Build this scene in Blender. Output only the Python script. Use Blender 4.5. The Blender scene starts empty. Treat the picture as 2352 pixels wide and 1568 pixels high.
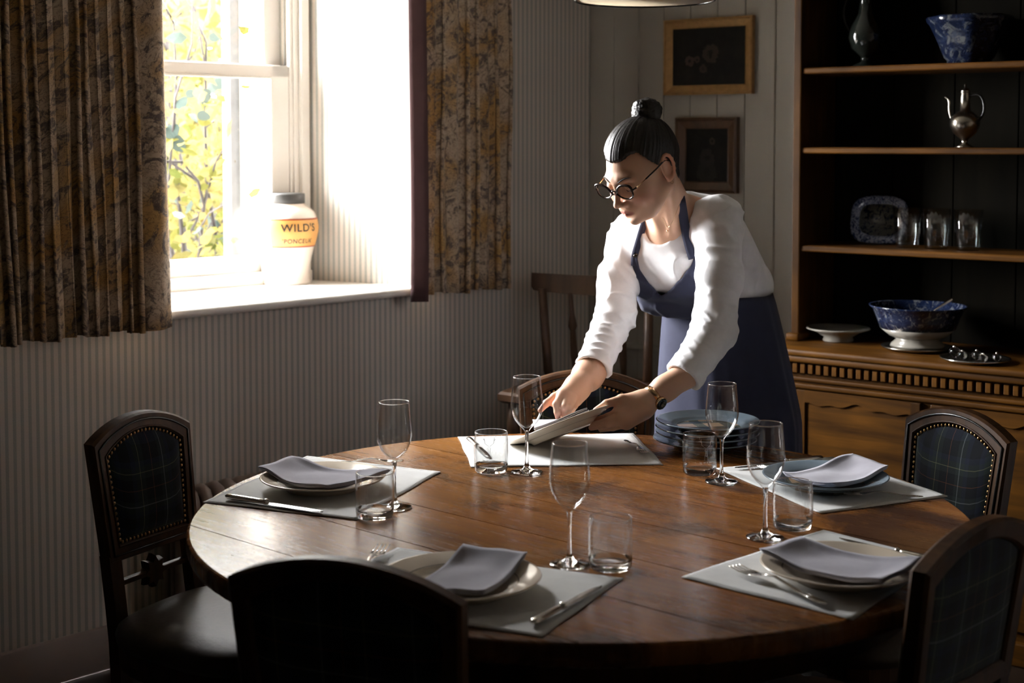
import bpy, bmesh, math, random
import numpy as np
from mathutils import Vector, Matrix
from mathutils.bvhtree import BVHTree
PI = math.pi
sc = bpy.context.scene
# ------------------------------------------------------------------ camera
FPX, CX, CY, PITCH, CAMZ = 3300.0, 1176.0, 503.0, math.radians(3.1), 1.49
cam_d = bpy.data.cameras.new('camera'); cam = bpy.data.objects.new('camera', cam_d)
sc.collection.objects.link(cam); sc.camera = cam
cam.location = (0, 0, CAMZ); cam.rotation_euler = (PI/2 - PITCH, 0, 0)
cam_d.sensor_width = 36; cam_d.lens = FPX/2352*36; cam_d.shift_y = (CY-784)/2352
cam_d.clip_start = .05; cam_d.clip_end = 100
cam_d.dof.use_dof = True; cam_d.dof.focus_distance = 3.30; cam_d.dof.aperture_fstop = 4.0
# ------------------------------------------------------------------ daylight
w = bpy.data.worlds.new('overcast_sky'); sc.world = w; w.use_nodes = True
nt = w.node_tree; nt.nodes.clear()
wo = nt.nodes.new('ShaderNodeOutputWorld'); bg = nt.nodes.new('ShaderNodeBackground')
bg.inputs[0].default_value = (.97, .975, 1.0, 1); bg.inputs[1].default_value = 40.0
nt.links.new(bg.outputs[0], wo.inputs[0])
EW = np.array([1.007, 1.0]); EW /= np.linalg.norm(EW); NO = np.array([-EW[1], EW[0]])
OW = np.array([-1.17, 3.97]); ROTW = math.atan2(EW[1], EW[0])
ED = np.array([1.3, -1.0]); ED /= np.linalg.norm(ED); OC = OW + EW*2.062; ROTD = math.atan2(ED[1], ED[0])
sc.view_settings.view_transform = 'Standard'; sc.view_settings.look = 'None'
sc.view_settings.exposure = 1.28; sc.view_settings.gamma = 1; sc.view_settings.use_curve_mapping = False
cy_ = sc.cycles
cy_.max_bounces = 9; cy_.diffuse_bounces = 4; cy_.glossy_bounces = 4; cy_.transmission_bounces = 8; cy_.transparent_max_bounces = 12
cy_.use_denoising = True; cy_.sample_clamp_indirect = 6; cy_.caustics_reflective = False
# portal in the window opening: tells the renderer where daylight comes in
pl = bpy.data.lights.new('window_portal', 'AREA'); pl.shape = 'RECTANGLE'; pl.size = 1.1; pl.size_y = 1.44
pl.cycles.is_portal = True
po = bpy.data.objects.new('window_portal', pl); sc.collection.objects.link(po)
pc = OW + EW*.47 + NO*.52
po.location = (pc[0], pc[1], 1.78)
po.rotation_euler = Matrix(((EW[0], 0, NO[0]), (EW[1], 0, NO[1]), (0, -1, 0))).to_euler()   # its -Z side faces the room
# sun behind thin cloud, very soft
sl = bpy.data.lights.new('hazy_sun', 'SUN'); sl.angle = math.radians(70); sl.energy = 10.0; sl.color = (1, .97, .93)
so = bpy.data.objects.new('hazy_sun', sl); sc.collection.objects.link(so)
so.location = (-5, 9, 6)
so.rotation_euler = Vector((-.68*EW[0]+.65*NO[0], -.68*EW[1]+.65*NO[1], .32)).normalized().to_track_quat('Z', 'Y').to_euler()

# ------------------------------------------------------------------ helpers
def ray(px, py):
    u = (px-CX)/FPX; v = (CY-py)/FPX
    return np.array([u, math.cos(PITCH)+v*math.sin(PITCH), -math.sin(PITCH)+v*math.cos(PITCH)])
C0 = np.array([0, 0, CAMZ])
def at(px, py, z): r = ray(px, py); return C0 + r*(z-CAMZ)/r[2]
def pt(px, py, d): r = ray(px, py); return C0 + r*d/r[1]
def projv(P):
    x, y, z = P[..., 0], P[..., 1], P[..., 2]-CAMZ
    fw = y*math.cos(PITCH)-z*math.sin(PITCH); up = y*math.sin(PITCH)+z*math.cos(PITCH)
    return CX+FPX*x/fw, CY-FPX*up/fw
COL = sc.collection
def tag(o, label=None, cat=None, group=None, kind=None):
    if label: o['label'] = label
    if cat: o['category'] = cat
    if group: o['group'] = group
    if kind: o['kind'] = kind
    return o
def thing(name, label, cat, loc=(0, 0, 0), rotz=0, group=None, kind=None):
    o = bpy.data.objects.new(name, None); COL.objects.link(o); o.empty_display_size = .05
    o.location = loc; o.rotation_euler = (0, 0, rotz)
    return tag(o, label, cat, group, kind)
def obj(name, vf, mat, parent=None, smooth=True, uv=None, loc=None, rot=None, col=None):
    v, f = vf
    me = bpy.data.meshes.new(name); me.from_pydata([tuple(map(float, p)) for p in v], [], [tuple(map(int, q)) for q in f]); me.update()
    if mat: me.materials.append(mat)
    if smooth: me.polygons.foreach_set('use_smooth', [True]*len(me.polygons))
    if uv is not None:
        l = me.uv_layers.new(name='UVMap'); uv = np.asarray(uv, dtype=np.float32)
        li = np.zeros(len(me.loops), dtype=np.int32); me.loops.foreach_get('vertex_index', li)
        l.data.foreach_set('uv', uv[li].ravel())
    if col is not None:
        a = me.color_attributes.new('Col', 'FLOAT_COLOR', 'POINT')
        a.data.foreach_set('color', np.asarray(col, dtype=np.float32).ravel())
    o = bpy.data.objects.new(name, me); COL.objects.link(o)
    if parent: o.parent = parent
    if loc is not None: o.location = loc
    if rot is not None: o.rotation_euler = rot
    return o
def rel(vf, root):   # world coordinates -> coordinates of an unrotated root
    m = np.array(root.location); return [np.asarray(p, float)-m for p in vf[0]], vf[1]
def join(*parts):
    V, F = [], []
    for v, f in parts:
        n = len(V); V += [tuple(p) for p in v]; F += [tuple(i+n for i in q) for q in f]
    return V, F
def box(x0, x1, y0, y1, z0, z1, b=0.0):
    if b <= 0:
        v = [(x, y, z) for x in (x0, x1) for y in (y0, y1) for z in (z0, z1)]
        return v, [(0, 1, 3, 2), (4, 6, 7, 5), (0, 4, 5, 1), (2, 3, 7, 6), (0, 2, 6, 4), (1, 5, 7, 3)]
    bm = bmesh.new(); bmesh.ops.create_cube(bm, size=1)
    for q in bm.verts: q.co = Vector((x0+(q.co.x+.5)*(x1-x0), y0+(q.co.y+.5)*(y1-y0), z0+(q.co.z+.5)*(z1-z0)))
    b = min(b, .49*min(x1-x0, y1-y0, z1-z0))
    bmesh.ops.bevel(bm, geom=bm.edges[:], offset=b, segments=2, affect='EDGES', profile=.5)
    r = [tuple(q.co) for q in bm.verts], [tuple(q.index for q in f.verts) for f in bm.faces]
    bm.verts.index_update(); r = [tuple(q.co) for q in bm.verts], [tuple(q.index for q in f.verts) for f in bm.faces]
    bm.free(); return r
def prism(poly, z0, z1):   # plan polygon (ccw) extruded in z
    n = len(poly)
    v = [(x, y, z0) for x, y in poly]+[(x, y, z1) for x, y in poly]
    return v, [tuple(range(n-1, -1, -1)), tuple(range(n, 2*n))]+[(i, (i+1) % n, n+(i+1) % n, n+i) for i in range(n)]
def lathe(prof, n=40, wob=None):
    V, F = [], []
    for r, z in prof:
        for i in range(n):
            a = 2*PI*i/n; rr = r*(wob(a, z) if wob else 1)
            V.append((rr*math.cos(a), rr*math.sin(a), z))
    m = len(prof)
    for j in range(m-1):
        for i in range(n):
            k = (i+1) % n
            F.append((j*n+i, j*n+k, (j+1)*n+k, (j+1)*n+i))
    if prof[0][0] > 1e-5: F.append(tuple(range(n-1, -1, -1)))
    if prof[-1][0] > 1e-5: F.append(tuple((m-1)*n+i for i in range(n)))
    return V, F
def loft(secs, closed=False, caps=True):   # list of equal loops of 3-D points
    n = len(secs[0]); V = [tuple(p) for s in secs for p in s]; F = []
    m = len(secs)
    for j in range(m if closed else m-1):
        a, b = j*n, ((j+1) % m)*n
        for i in range(n):
            k = (i+1) % n; F.append((a+i, a+k, b+k, b+i))
    if caps and not closed: F += [tuple(range(n-1, -1, -1)), tuple((m-1)*n+i for i in range(n))]
    return V, F
def tube(pts, r, n=8, closed=False, flat=None):
    P = [np.asarray(p, float) for p in pts]; m = len(P); secs = []
    rr = r if hasattr(r, '__len__') else [r]*m
    nrm = None
    for i in range(m):
        a = P[(i-1) % m] if (closed or i > 0) else P[i]; b = P[(i+1) % m] if (closed or i < m-1) else P[i]
        t = b-a; t /= (np.linalg.norm(t)+1e-12)
        if nrm is None:
            h = np.array([0, 0, 1.]) if abs(t[2]) < .9 else np.array([1., 0, 0])
            nrm = np.cross(t, h)
        nrm = nrm-t*nrm.dot(t); nrm /= (np.linalg.norm(nrm)+1e-12); bi = np.cross(t, nrm)
        secs.append([P[i]+rr[i]*(math.cos(2*PI*k/n)*nrm+(flat or 1)*math.sin(2*PI*k/n)*bi) for k in range(n)])
    return loft(secs, closed)
def sphere(c, r, n=10, m=7):
    rx, ry, rz = r if hasattr(r, '__len__') else (r, r, r)
    V = [(c[0], c[1], c[2]-rz)]; F = []
    for j in range(1, m):
        a = -PI/2+PI*j/m
        for i in range(n):
            V.append((c[0]+rx*math.cos(a)*math.cos(2*PI*i/n), c[1]+ry*math.cos(a)*math.sin(2*PI*i/n), c[2]+rz*math.sin(a)))
    V.append((c[0], c[1], c[2]+rz)); L = len(V)-1
    for i in range(n):
        k = (i+1) % n; F.append((0, 1+k, 1+i)); F.append((L, 1+(m-2)*n+i, 1+(m-2)*n+k))
        for j in range(m-2): F.append((1+j*n+i, 1+j*n+k, 1+(j+1)*n+k, 1+(j+1)*n+i))
    return V, F
def move(vf, d=(0, 0, 0), rz=0, s=1):
    c, n = math.cos(rz), math.sin(rz)
    return [(s*(c*x-n*y)+d[0], s*(n*x+c*y)+d[1], s*z+d[2]) for x, y, z in vf[0]], vf[1]
def copy_tree(o, parent=None):
    c = o.copy(); COL.objects.link(c)
    if parent: c.parent = parent
    for ch in list(o.children): copy_tree(ch, c)
    return c
def smooth_path(P, it=2):
    P = [np.array(p) for p in P]
    for _ in range(it):
        Q_ = [P[0]]
        for a, b in zip(P, P[1:]): Q_ += [.75*a+.25*b, .25*a+.75*b]
        P = Q_+[P[-1]]
    return P
# ------------------------------------------------------------------ materials
class NT:
    def __init__(s, name):
        s.m = bpy.data.materials.new(name); s.m.use_nodes = True; s.t = s.m.node_tree; s.t.nodes.clear()
        s.out = s.n('OutputMaterial'); s.b = s.n('BsdfPrincipled'); s.l(s.b.outputs[0], s.out.inputs[0])
    def n(s, k, **kw):
        q = s.t.nodes.new('ShaderNode'+k)
        for a, b in kw.items(): setattr(q, a, b)
        return q
    def l(s, a, b): s.t.links.new(a, b); return b
    def set(s, **kw):
        for k, v in kw.items():
            i = s.b.inputs[k.replace('_', ' ')]
            i.default_value = (*v, 1) if isinstance(v, tuple) and len(v) == 3 else v
        return s
    def coord(s, kind='Object', scale=(1, 1, 1), rot=(0, 0, 0)):
        c = s.n('TexCoord'); m = s.n('Mapping'); s.l(c.outputs[kind], m.inputs[0])
        m.inputs['Scale'].default_value = scale; m.inputs['Rotation'].default_value = rot
        return m.outputs[0]
    def noise(s, vec, scale, detail=3, rough=.5, dist=0):
        q = s.n('TexNoise'); s.l(vec, q.inputs['Vector'])
        q.inputs['Scale'].default_value = scale; q.inputs['Detail'].default_value = detail
        q.inputs['Roughness'].default_value = rough; q.inputs['Distortion'].default_value = dist
        return q.outputs[0]
    def ramp(s, fac, stops, interp='LINEAR'):
        q = s.n('ValToRGB'); s.l(fac, q.inputs[0]); e = q.color_ramp.elements; q.color_ramp.interpolation = interp
        while len(e) < len(stops): e.new(.5)
        for k, (p, c) in zip(e, stops):
            k.position = p; k.color = (*c, 1) if hasattr(c, '__len__') else (c, c, c, 1)
        return q.outputs[0]
    def mix(s, f, a, b, mode='MIX'):
        q = s.n('Mix', data_type='RGBA', blend_type=mode)
        for v, i in ((f, 0), (a, 6), (b, 7)):
            if hasattr(v, 'links') or hasattr(v, 'is_linked'): s.l(v, q.inputs[i])
            else: q.inputs[i].default_value = (*v, 1) if hasattr(v, '__len__') else v
        return q.outputs[2]
    def math(s, op, a, b=0, c=0):
        q = s.n('Math', operation=op)
        for v, i in ((a, 0), (b, 1), (c, 2)):
            if hasattr(v, 'is_linked'): s.l(v, q.inputs[i])
            else: q.inputs[i].default_value = v
        return q.outputs[0]
    def sep(s, v): q = s.n('SeparateXYZ'); s.l(v, q.inputs[0]); return q.outputs
    def color(s, v): s.l(v, s.b.inputs['Base Color']); return s
    def bump(s, h, strength=.3, dist=.01):
        q = s.n('Bump'); s.l(h, q.inputs['Height']); q.inputs['Strength'].default_value = strength; q.inputs['Distance'].default_value = dist
        s.l(q.outputs[0], s.b.inputs['Normal']); return s
def plain(name, col, rough=.5, metal=0, spec=.5, grain=0, gs=60, **kw):
    t = NT(name); t.set(Base_Color=col, Roughness=rough, Metallic=metal, **kw); t.b.inputs['Specular IOR Level'].default_value = spec
    if grain:
        n = t.noise(t.coord(), gs, 4); t.bump(n, grain, .002)
        t.color(t.mix(t.ramp(n, [(.3, 0), (.7, 1)]), tuple(c*.86 for c in col), tuple(min(1, c*1.1) for c in col)))
    return t.m
def wood(name, dark, light, rough=.35, scale=1, axis='z', coat=0, spec=.5):
    t = NT(name); sx = {'x': (1.2, 14, 14), 'y': (14, 1.2, 14), 'z': (14, 14, 1.2)}[axis]
    v = t.coord('Object', tuple(q*scale for q in sx))
    n = t.noise(v, 2.2, 6, .6, .6); n2 = t.noise(t.coord('Object', (3, 3, 3)), 1.5, 2)
    c = t.ramp(n, [(.28, dark), (.5, tuple((a+b)/2 for a, b in zip(dark, light))), (.75, light)])
    t.color(t.mix(t.ramp(n2, [(.35, 0), (.7, .55)]), c, tuple(q*.45 for q in dark)))
    t.set(Roughness=rough, Coat_Weight=coat); t.b.inputs['Specular IOR Level'].default_value = spec
    t.bump(n, .15, .002); return t.m
def wallpaper():
    t = NT('striped_wallpaper'); s = t.sep(t.coord('UV'))
    x = t.math('FRACT', t.math('DIVIDE', s[0], .0222))
    c = t.ramp(x, [(0, (.60, .54, .47)), (.50, (.60, .54, .47)), (.56, (.34, .345, .31)), (.93, (.34, .345, .31)), (.99, (.60, .54, .47))])
    n = t.noise(t.coord(), 300, 2); t.color(t.mix(.12, c, t.ramp(n, [(.3, (.3, .3, .3)), (.7, (.8, .78, .72))])))
    t.set(Roughness=.75); t.bump(n, .08, .001); return t.m
def tartan():
    t = NT('tartan_wool'); s = t.sep(t.coord('UV'))
    nv, gr, bk = (.009, .013, .028), (.014, .022, .020), (.0035, .0045, .007)
    lt, yl, rd = (.15, .17, .17), (.15, .16, .08), (.13, .05, .02)
    def band(u):
        x = t.math('FRACT', t.math('DIVIDE', u, .15))
        return t.ramp(x, [(0, lt), (.012, gr), (.08, bk), (.238, rd), (.25, bk), (.40, gr), (.488, yl), (.50, gr), (.58, nv), (.66, bk), (.84, nv), (.92, gr)], 'CONSTANT')
    a, b = band(s[0]), band(t.math('ADD', s[1], .03))
    tw = t.math('FRACT', t.math('MULTIPLY', t.math('ADD', s[0], s[1]), 420))
    t.color(t.mix(t.math('ADD', t.math('MULTIPLY', t.math('GREATER_THAN', tw, .5), .3), .35), a, b))
    t.set(Roughness=.95, Sheen_Weight=.15); t.b.inputs['Specular IOR Level'].default_value = .15
    t.bump(tw, .15, .0006); return t.m
def floral():
    t = NT('floral_curtain_linen'); v = t.coord('UV')
    n1 = t.noise(v, 13, 5, .7, 1.8); n2 = t.noise(v, 24, 6, .7, 2.4); n3 = t.noise(v, 5, 2, .5, .5)
    n4 = t.noise(v, 60, 4, .7, 1.0)
    base = t.mix(t.ramp(n3, [(.45, 0), (.6, 1)]), (.46, .355, .25), (.42, .25, .09))
    c = t.mix(t.ramp(n1, [(.515, 0), (.56, .85)]), base, (.075, .062, .062))
    vine = t.math('MULTIPLY', t.math('LESS_THAN', t.math('ABSOLUTE', t.math('SUBTRACT', n2, .5)), .014), 1)
    c = t.mix(t.math('MULTIPLY', vine, .8), c, (.05, .04, .035))
    c = t.mix(t.math('MULTIPLY', t.math('GREATER_THAN', n4, .55), t.ramp(n1, [(.5, 0), (.56, .75)])), c, (.30, .22, .14))
    t.color(c); t.set(Roughness=.9, Sheen_Weight=.1); t.b.inputs['Specular IOR Level'].default_value = .2
    t.bump(t.noise(v, 400, 2), .1, .001); return t.m
def cloth(name, col, weave=900, rough=.9):
    t = NT(name); v = t.coord('Object'); n = t.noise(v, weave, 2); n2 = t.noise(v, 22, 4, .6)
    t.color(t.mix(t.ramp(n2, [(.3, 0), (.7, 1)]), tuple(c*.92 for c in col), tuple(min(1, c*1.04) for c in col)))
    t.set(Roughness=rough, Sheen_Weight=.1); t.b.inputs['Specular IOR Level'].default_value = .2
    bm_ = t.math('ADD', t.math('MULTIPLY', n, .25), n2); t.bump(bm_, .25, .003); return t.m
def tabletop():
    t = NT('old_polished_table_wood'); v = t.coord('Object', (1, 1, 1)); g = t.coord('Object', (1.3, 16, 8))
    n = t.noise(g, 2.0, 7, .62, .5); b1 = t.noise(v, 3.2, 5, .6, .6); b2 = t.noise(v, 1.3, 3, .5)
    c = t.ramp(n, [(.25, (.095, .033, .008)), (.5, (.19, .073, .018)), (.78, (.28, .115, .030))])
    c = t.mix(t.ramp(b1, [(.51, 0), (.63, .85)]), c, (.036, .018, .013))
    c = t.mix(t.ramp(b2, [(.5, 0), (.68, .5)]), c, (.34, .165, .045))
    t.color(c)
    sc_ = t.noise(t.coord('Object', (9, 90, 9)), 2, 4); pit = t.noise(v, 90, 3, .7)
    pm = t.math('MULTIPLY', t.ramp(pit, [(.60, 0), (.68, 1)]), t.ramp(b1, [(.48, 0), (.6, 1)]))
    t.l(t.ramp(t.math('ADD', t.math('MULTIPLY', b1, .5), t.math('MULTIPLY', sc_, .5)), [(.35, .18), (.7, .36)]), t.b.inputs['Roughness'])
    h = t.math('SUBTRACT', t.math('ADD', t.math('MULTIPLY', n, .20), t.math('MULTIPLY', sc_, .12)), t.math('MULTIPLY', pm, 1.2))
    t.bump(h, .14, .0016); t.b.inputs['Specular IOR Level'].default_value = .16
    pass; return t.m
def glassmat(name='clear_glass', tint=(1, 1, 1)):
    t = NT(name); g = t.n('BsdfGlass'); g.inputs['IOR'].default_value = 1.47; g.inputs['Roughness'].default_value = 0
    g.inputs['Color'].default_value = (*tint, 1); t.t.nodes.remove(t.b); t.l(g.outputs[0], t.out.inputs[0]); return t.m
def thinglass(name='window_glass', tint=(1, 1, 1), boost=1.0, power=5, refr=0):
    t = NT(name); tr = t.n('BsdfTransparent'); gl = t.n('BsdfGlossy'); rf = t.n('BsdfGlass'); rf.inputs['IOR'].default_value = 1.45; mx = t.n('MixShader'); fr = t.n('LayerWeight')
    tr.inputs[0].default_value = (*tint, 1); gl.inputs['Roughness'].default_value = .01; fr.inputs[0].default_value = .5
    t.l(t.math('ADD', t.math('MULTIPLY', t.math('POWER', fr.outputs['Facing'], power), .9), .04*boost), mx.inputs[0]); t.l(tr.outputs[0], mx.inputs[1]); t.l(gl.outputs[0], mx.inputs[2])
    if refr:
        m2 = t.n('MixShader'); m2.inputs[0].default_value = refr; t.l(mx.outputs[0], m2.inputs[1]); t.l(rf.outputs[0], m2.inputs[2]); mx = m2
    t.t.nodes.remove(t.b); t.l(mx.outputs[0], t.out.inputs[0]); return t.m
def bluewhite(name, scale=14, dens=.5, base=(.50, .52, .52), k=1.0):
    t = NT(name); v = t.coord('Object'); n = t.noise(v, scale, 5, .7, 1.6); n2 = t.noise(v, scale*3, 3, .6, .8)
    c = t.mix(t.ramp(n, [(dens-.06, 0), (dens, 1)]), base, (.018*k, .030*k, .085*k))
    c = t.mix(t.ramp(n2, [(.54, 0), (.6, .8)]), c, (.05*k, .075*k, .16*k))
    t.color(c); t.set(Roughness=.2); return t.m
def skin():
    t = NT('fair_skin'); a = t.n('Attribute'); a.attribute_name = 'Col'
    n = t.noise(t.coord(), 60, 4); c = t.mix(t.math('MULTIPLY', n, .16), a.outputs[0], (.55, .22, .15))
    t.color(c); t.set(Roughness=.5, Subsurface_Weight=.12); t.b.inputs['Subsurface Radius'].default_value = (1, .35, .2)
    t.b.inputs['Subsurface Scale'].default_value = .008; t.b.inputs['Specular IOR Level'].default_value = .4
    t.bump(t.noise(t.coord(), 500, 3), .06, .001); return t.m
def leafmat(name, col, trans=.5):
    t = NT(name); d = t.n('BsdfDiffuse'); tl = t.n('BsdfTranslucent'); mx = t.n('MixShader'); mx.inputs[0].default_value = trans
    oi = t.noise(t.coord(), 3, 2); c = t.mix(t.ramp(oi, [(.35, 0), (.65, 1)]), col, tuple(q*w_ for q, w_ in zip(col, (.6, .75, .8))))
    t.l(c, d.inputs[0]); t.l(c, tl.inputs[0]); t.l(d.outputs[0], mx.inputs[1]); t.l(tl.outputs[0], mx.inputs[2])
    t.t.nodes.remove(t.b); t.l(mx.outputs[0], t.out.inputs[0]); return t.m
MT = dict(
    ware=thinglass('thin_blown_glass', (.985, .99, .99), 1.5, 3.3),
    paper=wallpaper(), tartan=tartan(), floral=floral(), table=tabletop(), glass=glassmat(), pane=thinglass(),
    skin=skin(),
    white=plain('white_gloss_paint', (.80, .775, .73), .35), panel=plain('grey_cream_panel_paint', (.29, .265, .225), .55),
    ceil=plain('ceiling_paint', (.36, .34, .31), .9), darkwall=plain('dim_wall_paint', (.24, .20, .16), .9, grain=.05),
    floor=wood('dark_floorboards', (.012, .008, .005), (.035, .02, .012), .4, axis='x'),
    chair=wood('dark_oak_chair_wood', (.026, .010, .003), (.100, .041, .010), .45, spec=.22), chairx=wood('brown_kitchen_chair_wood', (.05, .024, .012), (.13, .065, .03), .45),
    black=plain('black_inlay', (.008, .007, .006), .25), brass=plain('antique_brass', (.35, .21, .09), .35, 1),
    leather=plain('brown_leather', (.045, .032, .024), .5, spec=.2, grain=.2, gs=90),
    dresser=wood('honey_brown_dresser_oak', (.028, .010, .001), (.105, .041, .004), .5, spec=.15), dresserx=wood('honey_brown_dresser_oak_rail', (.034, .012, .001), (.150, .058, .005), .5, axis='x', spec=.15),
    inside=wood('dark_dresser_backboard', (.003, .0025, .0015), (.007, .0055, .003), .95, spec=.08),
    mat=cloth('pale_grey_linen_mat', (.66, .66, .64)), napkin=cloth('lavender_grey_napkin_linen', (.36, .35, .39)),
    silver=plain('polished_silver', (.80, .77, .72), .16, 1), blade=plain('steel_blade', (.62, .62, .62), .22, 1),
    china=plain('cream_china', (.72, .62, .49), .18, Coat_Weight=.4), jar=plain('cream_jar_glaze', (.76, .68, .60), .2, Coat_Weight=.5),
    lid=plain('dark_jar_lid', (.045, .045, .043), .4), label=plain('mustard_label', (.62, .31, .085), .45, grain=.2, gs=14), red=plain('oxide_red_line', (.30, .045, .012), .5),
    ink=plain('black_ink', (.012, .016, .014), .5), willow=bluewhite('blue_and_white_transferware', 26, .48, (.20, .21, .22)), willow2=bluewhite('blue_bowl_band', 34, .46, (.20, .21, .22), .55),
    creamfoot=plain('white_pottery', (.30, .28, .24), .25), hair=None, pewter=plain('tarnished_silver', (.42, .38, .32), .22, 1),
    shirt=cloth('white_linen_shirt', (.86, .86, .87), 700), apron=cloth('navy_linen_apron', (.034, .037, .066), 600), dark=cloth('black_trouser_cloth', (.012, .012, .014)),
    gold=plain('rose_gold_metal', (.75, .48, .26), .2, 1), frame=plain('dark_tortoise_acetate', (.02, .013, .01), .12), rubber=plain('black_hair_band', (.012, .012, .014), .7),
    lining=cloth('plum_curtain_lining', (.075, .038, .038)), gilt=plain('worn_gilt_frame', (.42, .24, .09), .4, .35, grain=.2), brownframe=wood('dark_brown_frame', (.045, .022, .010), (.12, .06, .025), .4),
    yleaf=leafmat('yellow_autumn_leaf', (.125, .096, .034)), gleaf=leafmat('blue_green_leaf', (.056, .066, .056), .3), oleaf=leafmat('olive_yellow_leaf', (.075, .068, .018)),
    bark=plain('pinkish_brown_bark', (.013, .009, .0085), .9, grain=.3), stone=plain('pale_exterior_stone', (.055, .057, .059), .9, grain=.3, gs=20), trunk=plain('grey_tree_trunk', (.006, .006, .007), .9, grain=.4, gs=12),
    gravel=plain('pale_gravel', (.32, .31, .28), .95, grain=.4, gs=30), shade=plain('cream_pleated_shade', (.60, .50, .34), .8), rad=plain('putty_radiator_paint', (.30, .24, .21), .4), etch=plain('etched_frost', (.75, .78, .8), .8),
)
# ------------------------------------------------------------------ the room
def wallmesh(name, parts, mat, loc, rotz, uvx=True):
    v, f = join(*parts); 
    me_v, me_f, uv = [], [], []
    for q in f:          # own vertices per face so that the paper's uv runs along each face
        P = [np.array(v[i]) for i in q]; n = np.cross(P[1]-P[0], P[2]-P[1]); n /= (np.linalg.norm(n)+1e-9)
        t = np.cross([0, 0, 1], n); t = t/np.linalg.norm(t) if np.linalg.norm(t) > .1 else np.array([1., 0, 0])
        b = len(me_v); me_f.append(tuple(range(b, b+len(q))))
        for p in P: me_v.append(tuple(p)); uv.append((float(p.dot(t)), float(p[2])))
    o = obj(name, (me_v, me_f), mat, None, False, uv, loc, (0, 0, rotz)); o['kind'] = 'structure'; return o
WL = (OW[0], OW[1], 0)
TH = .70
# wall with the window; splayed opening from (-.18,0)-(1.175,0) to (-.05,.405)-(1.047,.405)
seg = [prism([(-5, 0), (-.18, 0), (-.05, .43), (-.02, .43), (-.02, TH), (-5, TH)], 0, 2.6),
       prism([(1.175, 0), (2.062, 0), (2.9, TH), (.972, TH), (.972, .43), (1.047, .43)], 0, 2.6),
       prism([(-.18, 0), (1.175, 0), (1.047, .43), (.972, .43), (.972, TH), (-.02, TH), (-.02, .43), (-.05, .43)], 0, .985),
       prism([(-.18, 0), (1.175, 0), (1.047, .43), (.972, .43), (.972, TH), (-.02, TH), (-.02, .43), (-.05, .43)], 2.42, 2.6)]
wallmesh('wall_left', seg, MT['paper'], WL, ROTW)
A_ = OW+EW*(-4.6); B_ = OC+ED*4.5; D_ = np.array([-.9, -2.1])
def wall_between(name, a, b, mat):
    d = b-a; L = np.linalg.norm(d); wallmesh(name, [box(0, L, 0, .1, 0, 2.6)], mat, (a[0], a[1], 0), math.atan2(d[1], d[0]))
wall_between('wall_front', D_, A_, MT['darkwall']); wall_between('wall_right', B_, D_, MT['darkwall'])
# panelled wall: boards with recessed joints
wb = obj('wall_back', box(-.30, 4.5, .012, .14, 0, 2.6), MT['panel'], None, False, None, (OC[0], OC[1], 0), (0, 0, ROTD)); wb['kind'] = 'structure'
xs = [0, .108, .216, .324, .434, .544, .654, .764]
for i, x0 in enumerate(xs):
    x1 = xs[i+1] if i+1 < len(xs) else 1.02
    obj('board', box(x0+.0012, x1-.0012, 0, .012, .16, 2.6, .0022), MT['panel'], wb, False)
obj('batten', box(.752, .772, -.007, .002, .76, 2.6, .003), MT['panel'], wb, False)
o = obj('trim_1', box(0, 1.0, -.014, .004, .722, .742, .005), MT['panel'], None, True, None, (OC[0], OC[1], 0), (0, 0, ROTD)); o['kind'] = 'structure'
o = obj('baseboard_back', box(0, 4.4, -.018, 0, 0, .16, .006), MT['panel'], None, True, None, (OC[0], OC[1], 0), (0, 0, ROTD)); o['kind'] = 'structure'
o = obj('baseboard_left', box(-4.6, 2.05, -.018, 0, 0, .127, .006), MT['rad'], None, True, None, WL, (0, 0, ROTW)); o['kind'] = 'structure'
quad = [tuple(A_), tuple(D_), tuple(B_), tuple(OC)]
fl = obj('floor', prism(quad, -.08, 0), MT['floor'], None, False); fl['kind'] = 'structure'
qc = sum(np.array(q) for q in quad)/4; quad2 = [tuple(qc+(np.array(q)-qc)*1.12) for q in quad]
ce = obj('ceiling', prism(quad2, 2.6, 2.68), MT['ceil'], None, False); ce['kind'] = 'structure'
ga = obj('ground', prism([(-12, 2.5), (-3, 3.2), (2, 7.6), (12, 7), (14, 22), (-14, 22)], -.3, -.05), MT['gravel'], None, False); tag(ga, kind='structure')
o = obj('trim_2', box(.932, .972, TH, TH+.05, .9, 2.6), MT['stone'], None, False, None, WL, (0, 0, ROTW)); o['kind'] = 'structure'
# window
W1 = thing('window_1', None, None, WL, ROTW, kind='structure')
fr = join(box(-.05, -.0, .40, .50, 1.0, 2.42), box(.99, 1.047, .40, .50, 1.0, 2.42), box(-.05, 1.047, .40, .50, 2.36, 2.42),
          box(1.012, 1.047, .385, .41, 1.0, 2.42, .004), box(.975, .992, .405, .42, 1.0, 2.42, .003), box(-.0, .02, .405, .42, 1.0, 2.42, .003), box(-.05, 1.047, .44, TH-.02, .99, 1.035))
obj('window_frame', fr, MT['white'], W1, False)
def sash(name, y, z0, z1, rb, rt, x0=.0, x1=.975, st=.072):
    s = obj(name, join(box(x0, x0+st, y, y+.04, z0, z1, .004), box(x1-st, x1, y, y+.04, z0, z1, .004), box(x0, x1, y, y+.04, z0, z0+rb, .004), box(x0, x1, y, y+.04, z1-rt, z1, .004)), MT['white'], W1, False)
    obj('glazing_bar', box(.470, .490, y+.004, y+.036, z0+rb-.002, z1-rt+.002, .004), MT['white'], s, False)
    for a, b in ((x0+st, .47), (.49, x1-st)): obj('pane', box(a-.003, b+.003, y+.018, y+.021, z0+rb-.003, z1-rt+.003), MT['pane'], s, False)
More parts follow.
